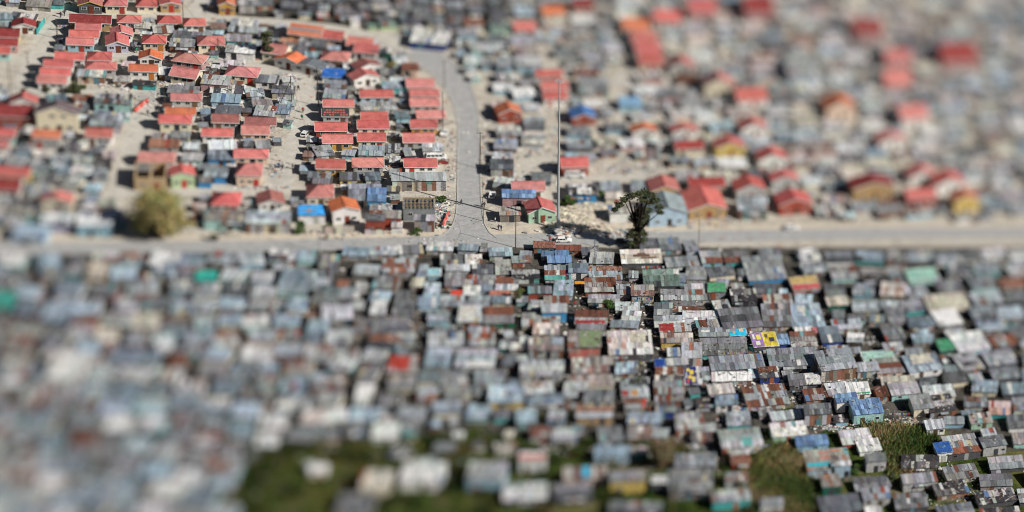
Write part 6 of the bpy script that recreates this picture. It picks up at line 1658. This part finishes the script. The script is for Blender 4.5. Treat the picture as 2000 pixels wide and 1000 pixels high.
for (a_, b_, lb_) in (((312, 232, 158), (322, 210, 166), 'short black wire joining the two lane bend poles'), ((603, 330, 255), (570, 208, 148), 'long black wire along the sandy street'), ((944, 432, 384), (938, 330, 258), 'black wire along the far side of the side road'),
                      ((1007, 484, 414), (944, 432, 384), 'black wire across the junction corner'), ((1007, 484, 414), (625, 494, 452), 'long black wire along the main road'), ((1010, 646, 512), (1007, 484, 414), 'black wire from the road pole over the first tin roofs'),
                      ((1239, 748, 652), (1010, 646, 512), 'black wire sagging between the two poles among the tin roofs'), ((1411, 912, 840), (1239, 748, 652), 'black wire from the leaning pole up to the mottled roof pole'), ((427, 105, 74), (358, 42, 4), 'black wire above the hipped houses yard'), ((1364, 490, 430), (1161, 482, 464), 'black wire beside the dark tree')):
    wire(top(*a_), top(*b_), 1.0, lb_)

# ------------------------------------------------------------------ vehicles
def car(px, py, L, label, kind='hatch', col_=(.74, .74, .73), rot=0, group='parked cars and vans'):
    o, ang, kx, ky, kz = local(px, py, rot)
    nm = {'hatch': 'car', 'van': 'minibus', 'pickup': 'pickup'}[kind]
    t = thing(nm, label, {'hatch': 'car', 'van': 'minibus', 'pickup': 'pickup'}[kind], o, ang, group)
    W = L * .40
    hs = L * (.44 if kind == 'hatch' else .50 if kind == 'van' else .46)
    b = MB()
    zb, zs = hs * .20, hs * .60
    # stations along the body: (x, lower z, shoulder z, half width)
    st_ = [(-.5, .34, .58, .42), (-.47, .22, .62, .47), (-.2, .2, .63, .5), (.1, .2, .63, .5), (.34, .2, .60, .5), (.47, .24, .54, .46), (.5, .33, .48, .41)]
    if kind == 'van':
        st_ = [(-.5, .3, .60, .46), (-.48, .2, .62, .49), (0, .2, .62, .5), (.32, .2, .60, .5), (.46, .22, .54, .47), (.5, .32, .48, .43)]
    ring = []
    for x, z0, z1, hw in st_:
        ring.append([(x * L, -hw * W, z0 * hs), (x * L, -hw * W * 1.03, (z0 + z1) / 2 * hs), (x * L, -hw * W * .95, z1 * hs), (x * L, hw * W * .95, z1 * hs), (x * L, hw * W * 1.03, (z0 + z1) / 2 * hs), (x * L, hw * W, z0 * hs)])
    vs = [p for r in ring for p in r]
    fs = []
    for i in range(len(ring) - 1):
        for j in range(6):
            fs.append((i * 6 + j, i * 6 + (j + 1) % 6, (i + 1) * 6 + (j + 1) % 6, (i + 1) * 6 + j))
    fs += [(0, 1, 2, 3, 4, 5), tuple(len(vs) - 6 + k for k in (5, 4, 3, 2, 1, 0))]
    b.solid(vs, fs, col_)
    if kind == 'hatch':
        c0, c1, r0, r1 = -.47, .22, -.36, .06
    elif kind == 'van':
        c0, c1, r0, r1 = -.49, .40, -.46, .24
    else:
        c0, c1, r0, r1 = -.08, .26, -.04, .13
    zt = hs
    lo = [(c0 * L, -.46 * W, zs), (c1 * L, -.46 * W, zs), (c1 * L, .46 * W, zs), (c0 * L, .46 * W, zs)]
    hi = [(r0 * L, -.39 * W, zt), (r1 * L, -.39 * W, zt), (r1 * L, .39 * W, zt), (r0 * L, .39 * W, zt)]
    b.solid(lo + hi, [(4, 5, 6, 7), (0, 1, 5, 4), (1, 2, 6, 5), (2, 3, 7, 6), (3, 0, 4, 7)], col_)
    if kind == 'pickup':
        for y in (-.47, .43):
            b.box(-.49 * L, -.08 * L, y * W, (y + .04) * W, zs, zs + .16 * hs, col_)
        b.box(-.5 * L, -.47 * L, -.47 * W, .47 * W, zs, zs + .16 * hs, col_)
    body = b.build('body', CARPAINT, t)
    g = MB()

    def quad(f, u0, u1, v0, v1):
        A, B, C_, D = (Vector(lo[f[0]]), Vector(lo[f[1]]), Vector(hi[f[1]]), Vector(hi[f[0]]))
        P = lambda u, v: (A.lerp(B, u)).lerp(D.lerp(C_, u), v)
        n = (B - A).cross(D - A).normalized() * .02
        g.face([P(u0, v0) + n, P(u1, v0) + n, P(u1, v1) + n, P(u0, v1) + n], (.012, .014, .018))
    nside = {'hatch': [(.06, .30), (.34, .62), (.66, .92)], 'van': [(.04, .24), (.28, .48), (.52, .72), (.76, .95)], 'pickup': [(.12, .86)]}[kind]
    for u0, u1 in nside:
        quad((0, 1), u0, u1, .12, .86)
        quad((2, 3), 1 - u1, 1 - u0, .12, .86)
    quad((1, 2), .06, .94, .1, .9)
    quad((3, 0), .08, .92, .15, .85)
    g.build('window', GLASS, t)
    for x in (-.31, .31):
        for y in (-1, 1):
            wm_, hm_ = MB(), MB()
            r = hs * .21
            wm_.tube((x * L, y * W * .40, r), (x * L, y * W * .52, r), r, r, (.015, .015, .016), 0, 12)
            hm_.tube((x * L, y * W * .515, r), (x * L, y * W * .535, r), r * .55, r * .5, (.35, .35, .36), 0, 10)
            wh = wm_.build('wheel', PAINT, t)
            hm_.build('rim', STEEL, wh)
    for y in (-.3, .3):
        h_ = MB()
        h_.box(.49 * L, .515 * L, y * W - .12, y * W + .12, hs * .42, hs * .5, (.7, .7, .66))
        h_.build('headlight', GLASS, t)
        h_ = MB()
        h_.box(-.515 * L, -.49 * L, y * W - .12, y * W + .12, hs * .45, hs * .54, (.4, .02, .015))
        h_.build('tail_light', PAINT, t)
    return t


car(1101, 472, 3.4, 'white hatchback driving on the main road below the mint house')
car(852, 311, 4.3, 'white minibus parked in the yard above the long plank shack', 'van', rot=4)
car(597, 264, 3.3, 'white car parked at the head of the shaded street beside the red house', rot=70)
car(868, 263, 3.4, 'white pickup parked nose out beside the ochre house', 'pickup', rot=78)
car(961, 384, 3.3, 'white car parked nose out beside the blue lean-to', rot=85)
car(1122, 345, 4.4, 'white minibus in front of the brick red house', 'van')
car(783, 233, 3.3, 'pale blue car in the yard among the pink and red roofs', col_=(.16, .36, .50))
car(312, 499, 3.2, 'blurred white car on the main road below the round olive tree')
car(1546, 448, 3.4, 'blurred white car on the verge below the rusty red house')
car(404, 238, 3.0, 'small white and red van squeezed beside the orange roof', 'van', (.45, .40, .42), rot=80)
car(1216, 474, 3.2, 'dark car half hidden by the tall dark tree on the road', col_=(.06, .06, .07))

# ------------------------------------------------------------------ people
def body_mesh(pose, tones):
    """one skinned figure, coloured by height: shoes, trousers, top, skin, hair"""
    bm_ = bmesh.new()
    st_ = pose
    J = {'pel': (0, 0, .98), 'che': (0, .01, 1.32), 'nek': (0, 0, 1.53), 'hed': (0, -.02, 1.66), 'crn': (0, 0, 1.80),
         'kl': (-.11, -.02 - st_ * .18, .52), 'al': (-.12, .04 - st_ * .30, .08), 'tl': (-.12, -.12 - st_ * .30, .03), 'kr': (.11, -.04 + st_ * .12, .52), 'ar': (.12, .06 + st_ * .34, .08), 'tr': (.12, -.10 + st_ * .34, .03),
         'hl': (-.09, 0, .92), 'hr': (.09, 0, .92), 'sl': (-.19, 0, 1.44), 'el': (-.25, .04 + st_ * .10, 1.17), 'wl': (-.25, -.06 + st_ * .14, .93), 'fl': (-.24, -.10 + st_ * .15, .82),
         'sr': (.19, 0, 1.44), 'er': (.25, .04 - st_ * .08, 1.17), 'wr': (.25, -.08 - st_ * .12, .93), 'fr': (.24, -.12 - st_ * .13, .82)}
    R_ = {'pel': .15, 'che': .17, 'nek': .06, 'hed': .105, 'crn': .07, 'kl': .068, 'al': .045, 'tl': .04, 'kr': .068, 'ar': .045, 'tr': .04, 'hl': .10, 'hr': .10, 'sl': .075, 'el': .05, 'wl': .035, 'fl': .03, 'sr': .075, 'er': .05, 'wr': .035, 'fr': .03}
    E_ = [('pel', 'che'), ('che', 'nek'), ('nek', 'hed'), ('hed', 'crn'), ('pel', 'hl'), ('pel', 'hr'), ('hl', 'kl'), ('kl', 'al'), ('al', 'tl'), ('hr', 'kr'), ('kr', 'ar'), ('ar', 'tr'), ('che', 'sl'), ('sl', 'el'), ('el', 'wl'), ('wl', 'fl'), ('che', 'sr'), ('sr', 'er'), ('er', 'wr'), ('wr', 'fr')]
    me_ = bpy.data.meshes.new('person')
    ks = list(J)
    me_.from_pydata([J[k] for k in ks], [(ks.index(a), ks.index(b)) for a, b in E_], [])
    ob = bpy.data.objects.new('person', me_)
    COL.objects.link(ob)
    sk = ob.modifiers.new('skin', 'SKIN')
    for k, v in zip(ks, me_.skin_vertices[0].data):
        v.radius = (R_[k], R_[k])
        v.use_root = (k == 'pel')
    sb = ob.modifiers.new('sub', 'SUBSURF')
    sb.levels = sb.render_levels = 1
    dg = bpy.context.evaluated_depsgraph_get()
    out = bpy.data.meshes.new_from_object(ob.evaluated_get(dg))
    bpy.data.objects.remove(ob)
    at_ = out.color_attributes.new('Col', 'FLOAT_COLOR', 'CORNER')
    skin, topc, legs, hair = tones
    buf_ = []
    for pl in out.polygons:
        c = pl.center
        if c.z > 1.74:
            k = hair
        elif c.z > 1.50:
            k = skin if c.y < .06 else hair
        elif abs(c.x) > .21 and c.z < 1.0:
            k = skin
        elif c.z > .95:
            k = topc
        elif c.z > .09:
            k = legs
        else:
            k = (.03, .03, .03)
        for _ in pl.loop_indices:
            buf_.extend((*k, 1))
        pl.use_smooth = True
    at_.data.foreach_set('color', buf_)
    out.materials.clear()
    out.materials.append(CLOTH)
    return out


SK = (.10, .055, .035)
TONES = [(SK, (.05, .05, .06), (.03, .03, .04), (.012, .01, .01)), (SK, (.5, .5, .5), (.04, .05, .10), (.012, .01, .01)), (SK, (.40, .04, .03), (.05, .05, .06), (.012, .01, .01)), (SK, (.04, .10, .30), (.12, .11, .10), (.012, .01, .01)),
         (SK, (.45, .33, .06), (.05, .06, .09), (.012, .01, .01)), (SK, (.04, .22, .10), (.3, .28, .24), (.012, .01, .01))]
BODIES = [body_mesh(p, tn) for p, tn in zip((1, .2, .8, .1, 1, .4), TONES)]
PEOPLE = [(901, 400, 0, 60, 'person in dark clothes walking alone up the side road'), (942, 404, 1, 200, 'person in a white top at the kerb of the side road'), (946, 405, 0, 30, 'person in dark clothes beside the white-topped one at the kerb'), (967, 434, 1, 90, 'person in a white top crossing near the low plank shack'), (974, 449, 0, 40, 'dark clothed one of the two people at the junction corner'),
          (979, 450, 3, 300, 'blue topped one of the two people at the junction corner'), (572, 330, 0, 120, 'person in dark clothes in the middle of the sandy street'), (545, 328, 3, 10, 'person in a blue top by the litter beside the sandy street'), (552, 331, 0, 200, 'person in black near the litter beside the sandy street'), (533, 332, 1, 60, 'person in a white top left of two others near the litter'),
          (583, 177, 0, 330, 'person in dark clothes at the top of the sandy street'), (592, 220, 2, 30, 'person in a red top on the sandy street below the braced pole'), (590, 234, 5, 160, 'person in a green top just below the red-topped walker'), (289, 225, 0, 60, 'person in dark clothes at the bend of the sandy lane'), (366, 102, 3, 20, 'person in blue beside the peach orange house'), (262, 102, 0, 40, 'person in dark clothes right of the lilac house'), (267, 103, 5, 80, 'person in green right of the lilac house'),
          (818, 484, 0, 90, 'person in dark clothes on the road by the white sheeted roof'), (885, 482, 2, 60, 'person with a red top at the right end of the white sheeted roof'), (669, 468, 1, 90, 'person in a white top on the verge below the orange roofed house'), (640, 468, 5, 30, 'person in green among goods on the verge'), (636, 469, 2, 300, 'person in red among goods on the verge'), (126, 30, 0, 30, 'person in black at the top of the far left lane'), (119, 34, 0, 200, 'person in black left of another on the far left lane'),
          (1074, 472, 2, 10, 'person in a red top walking behind the white hatchback'), (1123, 598, 2, 40, 'person in a red top in the dark alley between rust roofs'), (1362, 798, 2, 20, 'person in red in the washing crowded yard'), (1717, 920, 4, 0, 'person in yellow outside the grey plank cabin'), (1048, 30, 1, 10, 'blurred person near the top middle'), (413, 104, 2, 0, 'person in red behind the cream hipped house yard')]
for px, py, k, r, lb in PEOPLE:
    o = bpy.data.objects.new('person', BODIES[k])
    COL.objects.link(o)
    o.location = G(px, py)
    o.rotation_euler.z = math.radians(r)
    o.scale = (1.08, 1.08, 1.08)
    tag(o, lb, 'person', 'people out walking')

# ------------------------------------------------------------------ barriers, washing lines, fences, odds and ends
def barrier(px, py, label, n=5, rot=70):
    for k in range(n):
        o, ang, kx, ky, kz = local(px, py, rot)
        p = o + Vector((math.cos(ang), math.sin(ang), 0)) * (k * 1.25)
        m = MB()
        prof = [(-.32, 0), (.32, 0), (.30, .25), (.13, .45), (.11, 1.0), (-.11, 1.0), (-.13, .45), (-.30, .25)]
        L = .58
        c = (.52, .09, .07) if k % 2 == 0 else (.6, .2, .17)
        m.solid([(-L, a, b) for a, b in prof] + [(L, a, b) for a, b in prof], [(0, 1, 9, 8), (1, 2, 10, 9), (2, 3, 11, 10), (3, 4, 12, 11), (4, 5, 13, 12), (5, 6, 14, 13), (6, 7, 15, 14), (7, 0, 8, 15), tuple(range(7, -1, -1)), tuple(range(8, 16))], c)
        ob = m.build('road_barrier', PAINT, None, p, ang + rnd.uniform(-.1, .1))
        tag(ob, label[k], 'barrier', 'red plastic road barriers')


ORD = ('nearest', 'second', 'middle', 'fourth', 'farthest')
barrier(866, 440, [f'{q} red barrier in the row at the junction rubble' for q in ORD], rot=80)
barrier(265, 217, [f'{q} red barrier in the row at the sandy lane' for q in ORD], rot=66)


def washing(px, py, wpx, label, n=9, hpx=16, bright=1.0):
    o, ang, kx, ky, kz = local(px, py)
    W, H = wpx / kx, hpx / kz
    t = thing('washing_line', label, 'washing line', o, ang, 'washing lines')
    m = MB()
    for s in (-1, 1):
        m.tube((s * W / 2, 0, -.1), (s * W / 2, 0, H), .04, .035, (.12, .09, .06), 0, 5)
    m.build('post', WOOD, t)
    m = MB()
    m.tube((-W / 2, 0, H - .1), (W / 2, 0, H - .1), .015, .015, (.2, .2, .2), 0, 4)
    m.build('line', PAINT, t)
    for k in range(n):
        g = MB()
        x = -W / 2 + W * (k + .5) / n
        w2, h2 = W / n * rnd.uniform(.3, .46), rnd.uniform(.5, .95)
        c = rnd.choice([(.62, .62, .62), (.66, .66, .66), (.5, .05, .05), (.05, .12, .40), (.06, .07, .09), (.55, .25, .3), (.2, .5, .5), (.5, .42, .1), (.30, .30, .5), (.6, .6, .58)])
        for j in range(3):
            xa, xb = x - w2 + 2 * w2 * j / 3, x - w2 + 2 * w2 * (j + 1) / 3
            g.face([(xa, .06 * math.sin(j * 2), H - .1 - h2), (xb, .06 * math.sin(j * 2 + 2), H - .1 - h2), (xb, 0, H - .1), (xa, 0, H - .1)], jit(c, .06))
        g.build('garment', CLOTH, t)


washing(1256, 597, 34, 'washing line under the rust tinged roof left of the teal walled shack')
washing(1208, 708, 36, 'row of small red and white clothes under the mottled two-row roof', 8, 12)
washing(1245, 722, 26, 'washing hung at the right end below the mottled two-row roof', 6)
washing(1440, 700, 56, 'long bright washing line below the long rust blotched roof', 14, 12)
washing(1388, 806, 44, 'white and red washing on the line before the smooth bluish roof', 11)
washing(1462, 812, 60, 'long colourful washing line above the turquoise walled shack', 14)
washing(1380, 762, 40, 'dense washing behind the dark tangled roof', 10, 14)
washing(1756, 822, 40, 'washing with a red and a blue piece beside the right rubbish', 9)
washing(1062, 800, 70, 'blurred white washing below the pale blue roof', 12, 14)
washing(1275, 532, 44, 'colourful washing hung below the brown streaked cream roof', 12, 13)
washing(124, 62, 22, 'white washing on the lane beside the long dark red roof', 7, 14)
washing(376, 56, 30, 'washing in the yard behind the third hipped house', 7, 12)
washing(1140, 398, 26, 'white washing in front of the bright blue shack', 7, 13)
washing(1490, 884, 24, 'white washing right of the white ribbed roof', 6)
washing(1020, 520, 30, 'washing between the first roofs below the road', 8, 12)
washing(1450, 742, 50, 'crowded washing under the long white strips roof', 12, 11)


def fence(p0, p1, hpx, label, c, gap=.0, step=.35):
    a, b = G(*p0), G(*p1)
    kz = local(*p0)[4]
    H = hpx / kz
    L = (b - a).length
    ang = math.atan2(b.y - a.y, b.x - a.x)
    t = thing('fence', label, 'fence', a, ang, 'yard fences')
    m = MB()
    x = 0
    while x < L:
        hh = H * rnd.uniform(.8, 1.05)
        m.box(x, min(L, x + step * (1 - gap)), -.03, .03, -.05, hh, jit(c, .25))
        x += step
    m.build('boards', WOOD, t)
    r = MB()
    r.box(0, L, .032, .09, H * .3, H * .38, jit(c, .2))
    r.box(0, L, .032, .09, H * .68, H * .76, jit(c, .2))
    r.build('rail', WOOD, t)


fence((72, 68), (88, 44), 11, 'teal panel fence along the far left lane', (.06, .34, .34), 0, .8)
fence((1648, 940), (1700, 938), 9, 'grey wooden fence beside the path under the grey plank cabin', (.22, .19, .16), .25)
fence((1718, 806), (1788, 812), 8, 'low grey fence across the yard on the right slope', (.28, .26, .23), .4)
fence((1720, 792), (1740, 778), 8, 'short fence beside the yard on the right slope', (.30, .28, .24), .4)
fence((855, 320), (876, 322), 8, 'rust red fence panel beside the white minibus', (.30, .06, .05), 0, .9)
fence((713, 458), (752, 458), 9, 'pale concrete slab wall in front of the dark red stall', (.46, .46, .44), 0, 1.1)
fence((764, 457), (786, 457), 8, 'pale slab wall in front of the white canopy stall', (.48, .48, .47), 0, 1.1)
fence((635, 457), (656, 457), 14, 'cream slab wall left of the vivid orange roofed white house', (.50, .42, .36), 0, 1.2)
fence((656, 458), (692, 456), 16, 'painted slab wall in front of the vivid orange roofed white house', (.45, .42, .36), 0, 1.2)
fence((1345, 440), (1420, 438), 10, 'blurred sandy wall in front of the ochre brick house', (.46, .40, .33), 0, 1.3)
fence((945, 640), (1006, 640), 9, 'bottle green board fence in front of the rust and cream roof', (.02, .14, .08), 0, .9)

for o_ in bpy.data.objects:
    if o_.type == 'MESH' and o_.data.name.startswith('person'):
        pass
print('objects', len(bpy.data.objects))
